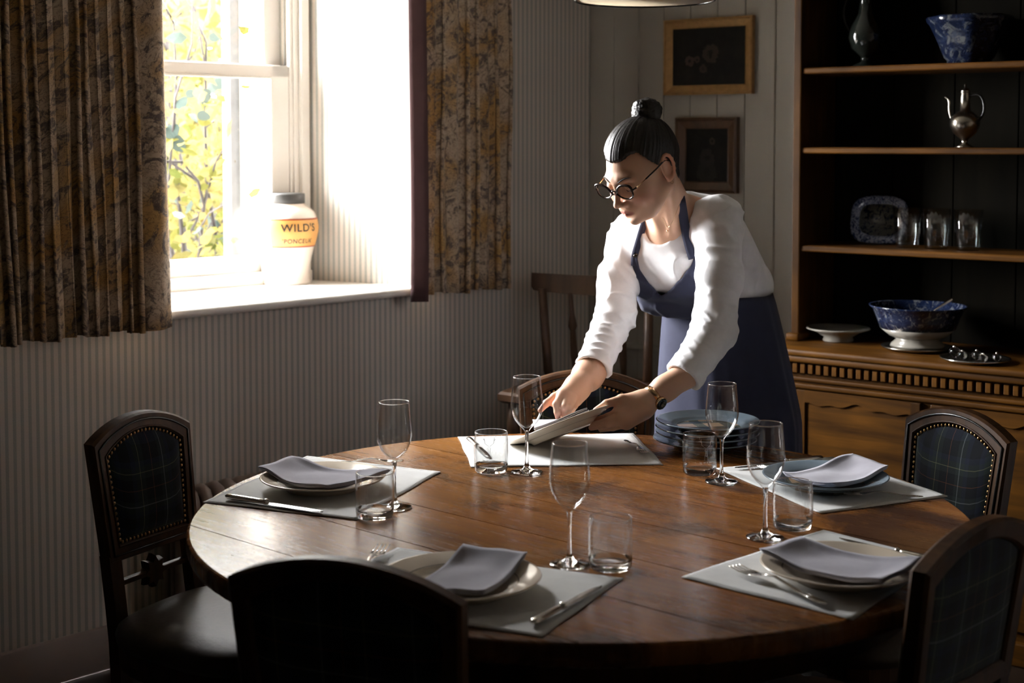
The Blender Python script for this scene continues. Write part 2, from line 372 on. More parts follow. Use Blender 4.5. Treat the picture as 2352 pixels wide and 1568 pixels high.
sash('lower_sash', .408, 1.045, 1.748, .060, .042)
sash('upper_sash', .452, 1.71, 2.36, .04, .05)
obj('window_sill', join(prism([(-.20, -.055), (1.21, -.055), (1.19, .0), (1.062, .42), (-.065, .42), (-.195, 0)], .982, 1.007), box(-.05, 1.047, .375, .41, 1.006, 1.045, .004)), MT['white'], W1, False)
nose = [(-.20+i*1.41/30, -.055, .9945) for i in range(31)]
obj('sill_nosing', tube(nose, .0135, 12), MT['white'], W1)
obj('glazing_bead', join(box(.49, .903, .404, .41, 1.700, 1.708, .002), box(.897, .903, .404, .41, 1.10, 1.71, .002)), MT['white'], W1, False)

# ------------------------------------------------------------------ curtains
def curtain(name, label, s0, s1, z0, z1, folds, seed, lead_left, y0=-.10, flare=.0, amp=.028):
    root = thing(name, label, 'curtain', (WL[0], WL[1], 0), ROTW)
    r = random.Random(seed); nx, nz = folds*14, 26
    ph = [r.uniform(-.5, .5) for _ in range(folds+2)]; am = [r.uniform(.6, 1.25) for _ in range(folds+2)]; wd = np.cumsum([0]+[r.uniform(.55, 1.5) for _ in range(folds)]); wd = wd/wd[-1]
    V, UV = [], []
    for j in range(nz+1):
        t = j/nz; z = z1+(z0-z1)*t
        su = 0; prev = None
        for i in range(nx+1):
            q = i/nx; k = min(folds-1, int(q*folds)); fr_ = q*folds-k
            xx = wd[k]+(wd[k+1]-wd[k])*fr_
            a = amp*am[k]*(.55+.45*t)*(1+.25*math.sin(3*t+ph[k]*6))
            y = y0+a*math.sin(2*PI*fr_)+.004*math.sin(9*t+k)
            x = s0+(s1-s0)*xx+.006*math.sin(5*t+ph[k]*9)*t+a*.45*math.sin(4*PI*fr_)+flare*t*(xx if not lead_left else xx-1)
            zz = z+(.006*math.sin(k*1.7) if j == nz else 0)
            p = np.array([x, y, zz]); 
            if prev is not None: su += math.hypot(x-prev[0], y-prev[1])
            prev = p; V.append(tuple(p)); UV.append((su, zz))
    F = [(j*(nx+1)+i, j*(nx+1)+i+1, (j+1)*(nx+1)+i+1, (j+1)*(nx+1)+i) for j in range(nz) for i in range(nx)]
    o = obj('curtain_fabric', (V, F), MT['floral'], root, True, UV)
    m = o.modifiers.new('thick', 'SOLIDIFY'); m.thickness = .004; m.offset = 0
    return root
cl = curtain('curtain', 'floral brown and mustard curtain left of the window, in deep folds', -.98, .075, .965, 2.35, 33, 3, False, flare=.03, amp=.017)
# broad flat edge of the left curtain turned to the room
V, UV = [], []
for j in range(27):
    t = j/26; z = 2.35+(.965-2.35)*t
    for i in range(9):
        q = i/8; V.append((.066+.03*t+(.095+.012*t)*q, -.115-.03*q+.012*math.sin(q*5+t*3)+.05*q*q, z)); UV.append((q*.11+3.3, z))
o = obj('curtain_edge', (V, [(j*9+i, j*9+i+1, (j+1)*9+i+1, (j+1)*9+i) for j in range(26) for i in range(8)]), MT['floral'], cl, True, UV)
o.modifiers.new('thick', 'SOLIDIFY').thickness = .004
cr = curtain('curtain', 'floral brown curtain with plum edge, right of the window', 1.142, 1.535, .985, 2.35, 8, 11, True, amp=.022)
V = []
for j in range(27):
    t = j/26; z = 2.35+(.965-2.35)*t
    for i in range(5): q = i/4; V.append((1.094+.047*q+.002*t, -.085-.035*q+.004*math.sin(6*t), z))
o = obj('lining_edge', (V, [(j*5+i, j*5+i+1, (j+1)*5+i+1, (j+1)*5+i) for j in range(26) for i in range(4)]), MT['lining'], cr, True); tag(o, label='plain plum lining turned to the window')
o.modifiers.new('thick', 'SOLIDIFY').thickness = .005
# ------------------------------------------------------------------ radiator
rt_ = thing('radiator', 'putty-coloured column radiator under the striped window wall', 'radiator', WL, ROTW)
secv = None
for i in range(20):
    x = .20+.045*i
    pr = join(tube([(0, -.125, .10), (0, -.125, .455), (0, -.115, .478), (0, -.09, .486), (0, -.065, .478), (0, -.055, .455), (0, -.055, .10)], .0175, 8), tube([(0, -.09, .07), (0, -.09, .47)], .012, 8))
    if i == 0: secv = obj('section', pr, MT['rad'], rt_, True, None, (x, 0, 0))
    else: c = secv.copy(); COL.objects.link(c); c.location = (x, 0, 0)
obj('foot', box(.19, .22, -.13, -.05, 0, .11, .004), MT['rad'], rt_, False); obj('foot', box(1.05, 1.08, -.13, -.05, 0, .11, .004), MT['rad'], rt_, False)
# ------------------------------------------------------------------ garden
def shrub(name, label, base, h, spread, n, leaf, mats, seed, bend=(0, 0)):
    r = random.Random(seed); root = thing(name, label, 'shrub', base)
    tips = []; V = ([], [])
    for k in range(9):
        a = r.uniform(0, 2*PI); p = [np.array([0, 0, 0.])]; d = np.array([math.cos(a)*.25, math.sin(a)*.25, 1.])
        m = 9
        for j in range(m):
            d = d+np.array([r.gauss(0, .22), r.gauss(0, .22), r.gauss(0, .05)]); d /= np.linalg.norm(d)
            p.append(p[-1]+d*h/m*np.array([spread, spread, 1.0]))
            tips.append(p[-1])
            if j > 1:
                e = d+np.array([r.gauss(0, .8), r.gauss(0, .8), r.gauss(0, .3)]); e /= np.linalg.norm(e); q = [p[-1]]
                for _ in range(5): e = e+np.array([r.gauss(0, .2), r.gauss(0, .2), r.gauss(0, .2)]); e /= np.linalg.norm(e); q.append(q[-1]+e*h*.05); tips.append(q[-1])
                V = join(V, tube(q, [.006-.0009*i for i in range(6)], 5))
        V = join(V, tube(p, [.016-.0013*i for i in range(m+1)], 6))
    obj('branches', V, MT['bark'], root)
    lv = [([], []) for _ in mats]
    for _ in range(n):
        c = tips[r.randrange(len(tips))]+np.array([r.gauss(0, .10), r.gauss(0, .10), r.gauss(0, .09)])*h/1.6
        if c[2] < .1: continue
        u = np.array([r.gauss(0, 1) for _ in range(3)]); u /= np.linalg.norm(u); v = np.cross(u, [r.gauss(0, 1) for _ in range(3)]); v /= np.linalg.norm(v)
        L = leaf*r.uniform(.6, 1.3); Wd = L*r.uniform(.35, .6); nn = np.cross(u, v)
        pts = [c, c+u*L*.3+v*Wd*.5, c+u*L*.7+v*Wd*.4, c+u*L-nn*L*.12, c+u*L*.7-v*Wd*.4, c+u*L*.3-v*Wd*.5, c+u*L*.5+nn*L*.05]
        k = r.choices(range(len(mats)), [1, .35, .08][:len(mats)])[0]; b = len(lv[k][0]); lv[k][0].extend(pts)
        lv[k][1].extend([(b, b+1, b+6), (b+1, b+2, b+6), (b+2, b+3, b+6), (b+3, b+4, b+6), (b+4, b+5, b+6), (b+5, b, b+6)])
    for k, m in enumerate(mats): tag(obj('foliage', lv[k], MT[m], root, False), kind='stuff')
    return root
P = pt(470, 500, 6.1); shrub('shrub', 'yellow-leaved shrub nearest the window glass', (P[0], P[1], -.05), 2.35, .42, 4200, .072, ['yleaf', 'oleaf', 'gleaf'], 5)
P = pt(520, 500, 8.2); shrub('shrub', 'paler yellow autumn shrub farther out in the garden', (P[0], P[1], -.05), 3.0, .62, 6000, .095, ['yleaf', 'oleaf'], 9)
P = pt(410, 500, 9.6); shrub('shrub', 'loose yellow bush at the back of the garden, beside the trunk', (P[0], P[1], -.05), 2.9, .6, 4500, .10, ['yleaf', 'oleaf'], 21)
P = pt(415, 20, 11.5); t_ = thing('tree', 'dark grey tree trunk beyond the shrubs outside', 'tree', (P[0], P[1], -.05)); obj('trunk', lathe([(.30, 0), (.22, .8), (.20, 2.2), (.19, 4.0)], 14), MT['trunk'], t_)
P = pt(398, 330, 5.35); v0 = np.array([P[0]-.02, P[1], -.05]); t_ = thing('climbing_stem', 'thin stem with rounded blue-green leaves close outside the glass', 'plant', tuple(v0))
obj('stem', tube([(0, 0, 0), (.01, 0, .7), (-.01, .01, 1.3), (.03, 0, 1.7), (.09, .02, 1.9), (.10, .02, 2.2)], [.008, .007, .006, .005, .004, .003], 6), MT['bark'], t_)
for (px, py, L, an) in [(397, 300, .07, .5), (408, 330, .075, -.9), (388, 312, .05, 2.6), (505, 192, .06, .2), (487, 200, .05, 1.6), (470, 222, .06, -2.0), (418, 236, .055, .9), (440, 215, .045, 0), (468, 266, .05, -.3), (495, 85, .05, .1), (545, 120, .06, -1.2)]:
    c = pt(px, py, 5.35)-v0; u = np.array([math.cos(an), .2, math.sin(an)]); v = np.array([-math.sin(an), .2, math.cos(an)])
    q = [c+u*L*(math.cos(a)*.5)+v*L*.36*math.sin(a)*(1-.25*math.cos(a)) for a in [2*PI*i/12 for i in range(12)]]; q2 = [p+np.array([0, .0015, 0]) for p in q]
    obj('leaf', loft([q, q2]), MT['gleaf'], t_, False)
# ------------------------------------------------------------------ dresser
DL = (OC[0], OC[1], 0)
dr = thing('dresser', 'tall honey-brown open dresser of shelves over a carved cupboard base', 'dresser', DL, ROTD)
def dl(px, py, z):     # pixel on a horizontal plane -> dresser coordinates
    P = at(px, py, z)[:2]-OC; return float(P.dot(ED)), float(P.dot(np.array([-ED[1], ED[0]])))
X0, X1 = .979, 2.62
obj('side_post', box(X0, X0+.027, -.28, -.02, .85, 2.35, .004), MT['dresser'], dr, False); obj('side_post', box(X1, X1+.03, -.28, -.02, .85, 2.35, .004), MT['dresser'], dr, False)
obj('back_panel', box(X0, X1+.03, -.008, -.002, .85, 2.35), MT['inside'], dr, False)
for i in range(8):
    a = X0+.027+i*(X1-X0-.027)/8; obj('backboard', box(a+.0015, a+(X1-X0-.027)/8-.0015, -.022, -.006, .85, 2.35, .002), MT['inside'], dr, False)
ZS = [1.157, 1.4705, 1.7235, 2.02]
for z in ZS: obj('shelf', join(box(X0+.024, X1+.003, -.262, -.02, z-.020, z, .002), box(X0+.026, X1, -.272, -.262, z-.019, z-.001, .004)), MT['dresserx'], dr, False)
obj('cornice', box(X0-.04, X1+.07, -.33, -.0, 2.35, 2.43, .02), MT['dresserx'], dr, False)
obj('counter_top', join(box(.955, X1+.08, -.455, -.0, .829, .850, .007), box(.962, X1+.07, -.447, -.02, .808, .830, .006)), MT['dresserx'], dr)
obj('post_foot', box(X0-.012, X0+.034, -.295, -.02, .85, .875, .006), MT['dresserx'], dr)
obj('carcase', join(box(.975, X1+.05, -.42, -.01, .06, .808), box(.972, X1+.055, -.432, -.41, .748, .762, .005), box(.970, X1+.06, -.436, -.41, .726, .742, .005)), MT['dresserx'], dr, False)
dv = None
nd_ = 62
for i in range(nd_):
    x = .985+i*.0262
    if dv is None: dv = obj('dentil', box(0, .016, -.436, -.418, .774, .803, .002), MT['dresserx'], dr, False, None, (x, 0, 0))
    else: c = dv.copy(); COL.objects.link(c); c.location = (x, 0, 0)
obj('plinth', box(.965, X1+.06, -.435, -.0, 0, .07, .006), MT['dresserx'], dr, False)
for i in range(3):
    xa = 1.075+i*.52; xb = xa+.40
    n = 40; top = []
    for k in range(n+1):
        u = k/n; x = xa+.03+(xb-xa-.06)*u
        top.append((x, .686+.006*math.cos(u*PI*4)+.004*math.cos(u*PI*8)-.012*abs(2*u-1)**4))
    poly = [(xa, .10), (xb, .10), (xb, .722), (xa, .722)]
    d = obj('door', box(xa, xb, -.428, -.421, .10, .722, .002), MT['dresserx'], dr, False)
    V = []
    fr_ = [(x, z) for x, z in top]
    for y in (-.4345, -.428): V += [(x, y, z) for x, z in fr_]+[(x, y, .722) for x, z in fr_]
    m = n+1; F = []
    for k in range(n): F += [(k, k+1, m+k+1, m+k), (2*m+k+1, 2*m+k, 3*m+k, 3*m+k+1), (2*m+k, 2*m+k+1, k+1, k)]
    obj('scalloped_rail', (V, F), MT['dresserx'], d, False)
    obj('stile', box(xa, xa+.032, -.4345, -.427, .10, .722, .002), MT['dresser'], d, False); obj('stile', box(xb-.032, xb, -.4345, -.427, .10, .722, .002), MT['dresser'], d, False)
    obj('knob', sphere((xb-.016 if i == 0 else xa+.016, -.452, .47), .011), MT['brass'], d)
    obj('pilaster', box(xb+.03, xb+.09, -.434, -.42, .09, .722, .004), MT['dresser'], dr, False)
def onshelf(px, py, z): return dl(px, py, z)
def dthing(name, label, cat, x, y, z, group=None):
    p = OC+ED*x+np.array([-ED[1], ED[0]])*y
    return thing(name, label, cat, (p[0], p[1], z), ROTD, group)
S = 1.0
# top shelf: dark ewer and big blue bowl
x, y = 1.165, -.15
t_ = dthing('ewer', 'dark glass ewer standing on the highest visible shelf of the dresser', 'ewer', x, y, ZS[2]); obj('body', lathe([(.0, 0), (.045, 0), (.04, .008), (.014, .02), (.016, .035), (.045, .06), (.056, .095), (.048, .13), (.025, .17), (.02, .21), (.026, .245), (.024, .245), (.017, .21), (.0, .19)], 28), plain('dark_green_glass', (.010, .012, .010), .08), t_)
obj('handle', tube(smooth_path([(-.022, 0, .23), (-.055, 0, .245), (-.080, 0, .19), (-.07, 0, .14), (-.05, 0, .11)]), .0055, 8), MT['black'], t_)
t_ = dthing('bowl', 'large deep blue and white octagonal bowl on the highest visible shelf', 'bowl', 1.50, -.15, ZS[2])
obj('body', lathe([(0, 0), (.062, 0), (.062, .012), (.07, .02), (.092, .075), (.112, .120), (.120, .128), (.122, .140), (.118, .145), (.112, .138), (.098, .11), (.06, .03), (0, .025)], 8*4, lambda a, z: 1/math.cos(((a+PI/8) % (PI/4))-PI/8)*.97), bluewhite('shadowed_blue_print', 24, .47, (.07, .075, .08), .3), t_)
# tureen with lid on its stand
x, y = dl(1995, 322, ZS[1]); y = -.15
t_ = dthing('sauce_tureen', 'small covered blue and white tureen on its stand, second visible shelf', 'tureen', x, y, ZS[1])
def octw(a, z): return 1/math.cos(((a+PI/8) % (PI/4))-PI/8)*.96
obj('stand', lathe([(0, 0), (.05, 0), (.055, .006), (.088, .013), (.09, .017), (.055, .012), (0, .010)], 32), MT['willow'], t_)
obj('body', lathe([(0, .012), (.046, .012), (.05, .02), (.060, .070), (.062, .078), (.058, .078), (0, .07)], 32, octw), MT['willow'], t_)
ld = obj('lid', lathe([(.063, .078), (.064, .083), (.052, .092), (.02, .10), (.0, .101)], 32, octw), MT['willow'], t_); obj('knob', lathe([(.006, .099), (.005, .105), (.010, .113), (.009, .125), (.0, .132)], 12), MT['willow'], ld)
obj('handle', tube(smooth_path([(.058, 0, .062), (.078, 0, .066), (.082, 0, .05), (.062, 0, .036)]), .005, 8), MT['willow'], t_)
x, y = 1.497, 0
t_ = dthing('cruet_jug', 'tarnished silver long-necked lidded jug beside the tureen', 'jug', x, -.17, ZS[1])
obj('body', lathe([(0, 0), (.028, 0), (.026, .005), (.009, .014), (.011, .025), (.034, .045), (.045, .068), (.043, .088), (.028, .105), (.0155, .112), (.0145, .165), (.016, .168), (0, .17)], 32, lambda a, z: 1+.025*abs(math.sin(a*10)) if .03 < z < .09 else 1), MT['pewter'], t_)
obj('spout', tube(smooth_path([(-.035, 0, .07), (-.05, 0, .11), (-.048, 0, .145), (-.062, 0, .155)]), .0042, 8), MT['pewter'], t_); obj('handle', tube(smooth_path([(.014, 0, .158), (.05, 0, .162), (.062, 0, .11), (.040, 0, .08)]), .004, 8), MT['black'], t_)
obj('lid', lathe([(.016, .168), (.012, .176), (.003, .182), (.004, .19), (0, .195)], 16), MT['pewter'], t_)
# platter leaning on the third shelf
x, y = 1.175, -.06
t_ = dthing('platter', 'blue and white octagonal platter propped upright on the dresser shelf', 'platter', x, y, ZS[0])
def octo(a, b, c): return [(a, c), (a-c*0, b-c), (a-c, b), (c-a, b), (-a, b-c), (-a, c-b), (c-a, -b), (a-c, -b), (a, c-b)]
def plat(w_, h_, ch, y): 
    pts = []
    n = 48
    for i in range(n):
        a = 2*PI*i/n; p = 3.4; q = (abs(math.cos(a)/w_)**p+abs(math.sin(a)/h_)**p)**(-1/p)
        pts.append((q*math.cos(a), y, q*math.sin(a)+.079))
    return pts
# platter faces the room (negative y); parts rim and centre
mt_r = bluewhite('platter_border_print', 60, .55, (.30, .32, .40)); mt_c = bluewhite('platter_scene_print', 34, .58, (.40, .40, .33))
obj('rim', loft([plat(.098, .079, 0, 0), plat(.098, .079, 0, -.004), plat(.092, .073, 0, -.009), plat(.070, .052, 0, .004)], caps=False), mt_r, t_)
pc_ = obj('centre', loft([plat(.070, .052, 0, .004), plat(.055, .04, 0, .007), plat(.01, .01, 0, .008)]), mt_c, t_)
t_.rotation_euler = (math.radians(-9), 0, ROTD)
# cut glass tumblers on that shelf
gm = thinglass('cut_glass', (.93, .95, .95), 3.0)
for k, px in enumerate([2117, 2202, 2292]):
    x, y = dl(px, 563, ZS[0])
    g_ = dthing('cut_glass_tumbler', ['ribbed cut-glass tumbler next to the blue platter', 'ribbed cut-glass tumbler in the middle of the row of three', 'ribbed cut-glass tumbler farthest from the platter, in the dark'][k], 'tumbler', x, -.15, ZS[0], 'cut-glass tumblers in a row on the dresser')
    obj('body', lathe([(0, 0), (.034, 0), (.036, .012), (.040, .06), (.0445, .125), (.042, .125), (.037, .06), (.030, .018), (0, .014)], 64, lambda a, z: 1+.035*abs(math.sin(a*9)) if z > .02 else 1), gm, g_)
# counter pieces
x, y = dl(1965, 772, .85)
t_ = dthing('oval_dish', 'shallow white footed dish at the left of the dresser counter', 'dish', x, -.20, .85); obj('body', lathe([(0, 0), (.048, 0), (.050, .004), (.046, .014), (.072, .03), (.102, .040), (.1, .044), (.06, .03), (0, .022)], 40), MT['creamfoot'], t_)
x, y = dl(2150, 790, .85)
t_ = dthing('footed_bowl', 'big blue-banded white bowl with a spoon in it on the dresser counter', 'bowl', x, -.235, .862)
obj('foot', lathe([(0, 0), (.082, 0), (.080, .006), (.064, .02), (.07, .026), (0, .026)], 48), MT['creamfoot'], t_)
obj('lower_body', lathe([(.058, .022), (.085, .032), (.113, .055)], 48), MT['creamfoot'], t_)
obj('patterned_body', lathe([(.113, .055), (.124, .085), (.137, .116), (.146, .122), (.147, .126), (.141, .125), (.122, .09), (.10, .05), (0, .035)], 48), MT['willow2'], t_)
t_ = dthing('serving_spoon', 'silver serving spoon leaning inside the blue footed bowl', 'spoon', x, -.235, .862)
obj('bowl', sphere((-.03, 0, .055), (.03, .02, .008)), MT['silver'], t_); obj('handle', tube([(-.01, 0, .062), (.04, .01, .105), (.10, .02, .15)], [.004, .003, .006], 8), MT['silver'], t_)
t_ = dthing('saucer', 'dark small dish under the blue footed bowl', 'dish', x, -.235, .85); obj('body', lathe([(0, 0), (.085, 0), (.108, .008), (.11, .012), (.08, .011), (0, .011)], 48), MT['pewter'], t_)
x, y = dl(2262, 822, .85)
t_ = dthing('tray', 'round silver tray at the front edge of the dresser counter', 'tray', x, -.36, .85); obj('body', lathe([(0, 0), (.08, 0), (.098, .008), (.1, .012), (.094, .009), (.078, .004), (0, .004)], 48), MT['silver'], t_)
for k, (dx, dy, r_) in enumerate([(-.065, .01, .016), (-.03, -.02, .013), (.005, .0, .014), (.035, -.03, .012), (.06, .01, .012)]):
    q = dthing('crystal_ball', ['largest crystal ball at the left rim of the silver tray', 'crystal ball low at the front left of the silver tray', 'crystal ball in the middle of the silver tray', 'crystal ball at the front right of the silver tray', 'crystal ball at the far right of the silver tray'][k], 'ball', x+dx, -.36+dy, .8545, 'crystal balls on the silver tray')
    obj('ball', sphere((0, 0, r_), r_, 16, 10), MT['glass'], q); obj('cap', sphere((0, -.002, 2*r_), r_*.3), MT['silver'], q)
# ------------------------------------------------------------------ pictures
def picture(label, x0, x1, z0, z1, fw, fm, canvas, depth, rec):
    t = thing('framed_painting', label, 'painting', DL, ROTD, None)
    cx_, cz = (x0+x1)/2, (z0+z1)/2
    t.location = (OC[0]+ED[0]*cx_, OC[1]+ED[1]*cx_, cz); a, b = (x1-x0)/2, (z1-z0)/2
    def rl(a_, b_, y): return [(-a_, y, -b_), (a_, y, -b_), (a_, y, b_), (-a_, y, b_)]
    L = [rl(a, b, -.001), rl(a, b, -depth), rl(a-fw*.18, b-fw*.18, -depth-.004), rl(a-fw*.28, b-fw*.28, -depth+.002), rl(a-fw*.9, b-fw*.9, -rec), rl(a-fw, b-fw, -rec-.002), rl(a-fw, b-fw, -.004)]
    for i in range(4):   # four mitred rails
        k = (i+1) % 4; V = [l[i] for l in L]+[l[k] for l in L]; n = len(L)
        obj('frame_rail', (V, [(j, j+1, n+j+1, n+j) for j in range(n-1)]), fm, t, False)
    obj('canvas', box(-a+fw*.95, a-fw*.95, -.012, -.006, -b+fw*.95, b-fw*.95), canvas, t, False); return t
def paint(name, spots):
    t = NT(name); v = t.coord('Object'); s = t.sep(v); n = t.noise(v, 25, 5, .6, .5)
    c = t.ramp(n, [(.35, (.004, .0035, .003)), (.7, (.010, .008, .006))])
    for (x, z, r, cc) in spots:
        d = t.math('SQRT', t.math('ADD', t.math('POWER', t.math('ABSOLUTE', t.math('SUBTRACT', s[0], x)), 2), t.math('POWER', t.math('ABSOLUTE', t.math('SUBTRACT', s[2], z)), 2)))
        d = t.math('ADD', d, t.math('MULTIPLY', t.math('SUBTRACT', t.noise(v, 70, 4, .7), .5), r*1.4))
        c = t.mix(t.math('MULTIPLY', t.math('LESS_THAN', d, r), .75), c, cc); 
        c = t.mix(t.math('LESS_THAN', d, r*.35), c, (.012, .010, .008))
    t.color(c); t.set(Roughness=.6); t.b.inputs['Specular IOR Level'].default_value = .15; t.bump(n, .1, .001); return t.m
picture('wide gilt-framed dark flower painting hanging above the smaller one', .335, .692, 1.655, 1.924, .036, MT['gilt'], paint('flower_canvas', [(.01, .008, .032, (.05, .035, .024)), (-.075, -.015, .018, (.07, .042, .032)), (-.045, -.01, .012, (.06, .035, .026)), (-.02, -.045, .015, (.045, .028, .022))]), .022, .006)
picture('smaller brown-framed dark portrait painting hanging lower, behind the woman', .388, .636, 1.307, 1.574, .040, MT['brownframe'], paint('portrait_canvas', [(.0, -.01, .03, (.028, .021, .018)), (.02, .05, .012, (.06, .045, .03)), (0, -.06, .04, (.02, .017, .014))]), .026, .014)
# ------------------------------------------------------------------ lampshade
P = pt(1481, 5, 2.93); t_ = thing('pendant_lamp', 'pleated cream pendant lampshade with dark rim hanging at the top edge', 'lamp', (P[0], P[1], 1.775))
R_ = .139; ple = lambda a, z: 1+.010*math.sin(a*60)
o = obj('shade', lathe([(R_, 0), (R_*.62, .19)], 240, ple), MT['shade'], t_); o.modifiers.new('t', 'SOLIDIFY').thickness = .002
obj('rim', tube([(R_*1.01*math.cos(2*PI*i/60), R_*1.01*math.sin(2*PI*i/60), 0) for i in range(60)], .0028, 8, True), MT['black'], t_)
obj('cord', tube([(0, 0, .14), (0, 0, .82)], .003, 6), MT['black'], t_); obj('bulb_holder', lathe([(.0, .10), (.018, .10), (.02, .13), (.016, .17), (0, .175)], 16), MT['brass'], t_)
obj('spider', join(tube([(-R_*.62, 0, .188), (R_*.62, 0, .188)], .002, 5), tube([(0, -R_*.62, .188), (0, R_*.62, .188)], .002, 5)), MT['brass'], t_)
# ------------------------------------------------------------------ dining table
TX, TY, TR, TZ = .135, 2.852, .771, .75
pd = np.array([-1.1, 1.0]); pd /= np.linalg.norm(pd)
tb = thing('dining_table', 'large round brown plank-topped dining table laid for a meal', 'table', (TX, TY, 0), math.atan2(pd[1], pd[0]))
j0 = float((np.array([-.37, 2.78])-np.array([TX, TY])).dot(np.array([-pd[1], pd[0]])))
edges = sorted([j0+.2*k for k in range(-9, 10) if abs(j0+.2*k) < TR-.02]); edges = [-TR]+edges+[TR]
lev = [(0, .004, .004), (-.006, .0015, .002), (-.016, .0, .0006), (-.028, .002, .0006), (-.038, .010, .001)]
lev = [(-.0, .0065, .0013), (-.0018, .003, .0007), (-.005, .001, .0005), (-.012, 0, .0005), (-.028, 0, .0005), (-.036, .003, .0005), (-.040, .010, .0005)]
for k in range(len(edges)-1):
    ya, yb = edges[k], edges[k+1]; V = []; n = 34; m = 2*(n+1)
    for dz, ins, g in lev:
        r_ = TR-ins; lo = max(-1, min(1, (ya+(g if ya > -TR else 0))/r_)); hi = max(-1, min(1, (yb-(g if yb < TR else 0))/r_))
        a0, a1 = math.asin(lo), math.asin(hi); row = [(r_*math.cos(a0+(a1-a0)*i/n), r_*math.sin(a0+(a1-a0)*i/n)) for i in range(n+1)]
        V += [(x, y, TZ+dz) for x, y in row]+[(-x, y, TZ+dz) for x, y in reversed(row)]
    F = []
    L_ = len(lev)
    for j in range(L_-1):
        for i in range(m): q = (i+1) % m; F.append(((j+1)*m+i, (j+1)*m+q, j*m+q, j*m+i))
    for i in range(n): F.append((i, i+1, m-2-i, m-1-i)); b = (L_-1)*m; F.append((b+m-1-i, b+m-2-i, b+i+1, b+i))
    o = obj('plank', (V, F), MT['table'], tb, True); o.data.polygons.foreach_set('use_smooth', [False]*len(o.data.polygons))
    mm = o.modifiers.new('w', 'WEIGHTED_NORMAL') if False else None
obj('apron_ring', lathe([(.66, .63), (.66, .712), (.63, .712), (.63, .63), (.66, .63)], 64), MT['chair'], tb)
obj('pedestal', lathe([(.0, .10), (.16, .10), (.17, .16), (.10, .22), (.075, .30), (.11, .40), (.12, .46), (.08, .54), (.09, .60), (.18, .66), (.2, .712), (0, .712)], 32), MT['chair'], tb)
for i in range(4):
    a = PI/4+i*PI/2; c, s_ = math.cos(a), math.sin(a)
    obj('foot', tube([(.10*c, .10*s_, .16), (.26*c, .26*s_, .13), (.42*c, .42*s_, .055), (.50*c, .50*s_, .03)], [.05, .045, .035, .03], 10), MT['chair'], tb)
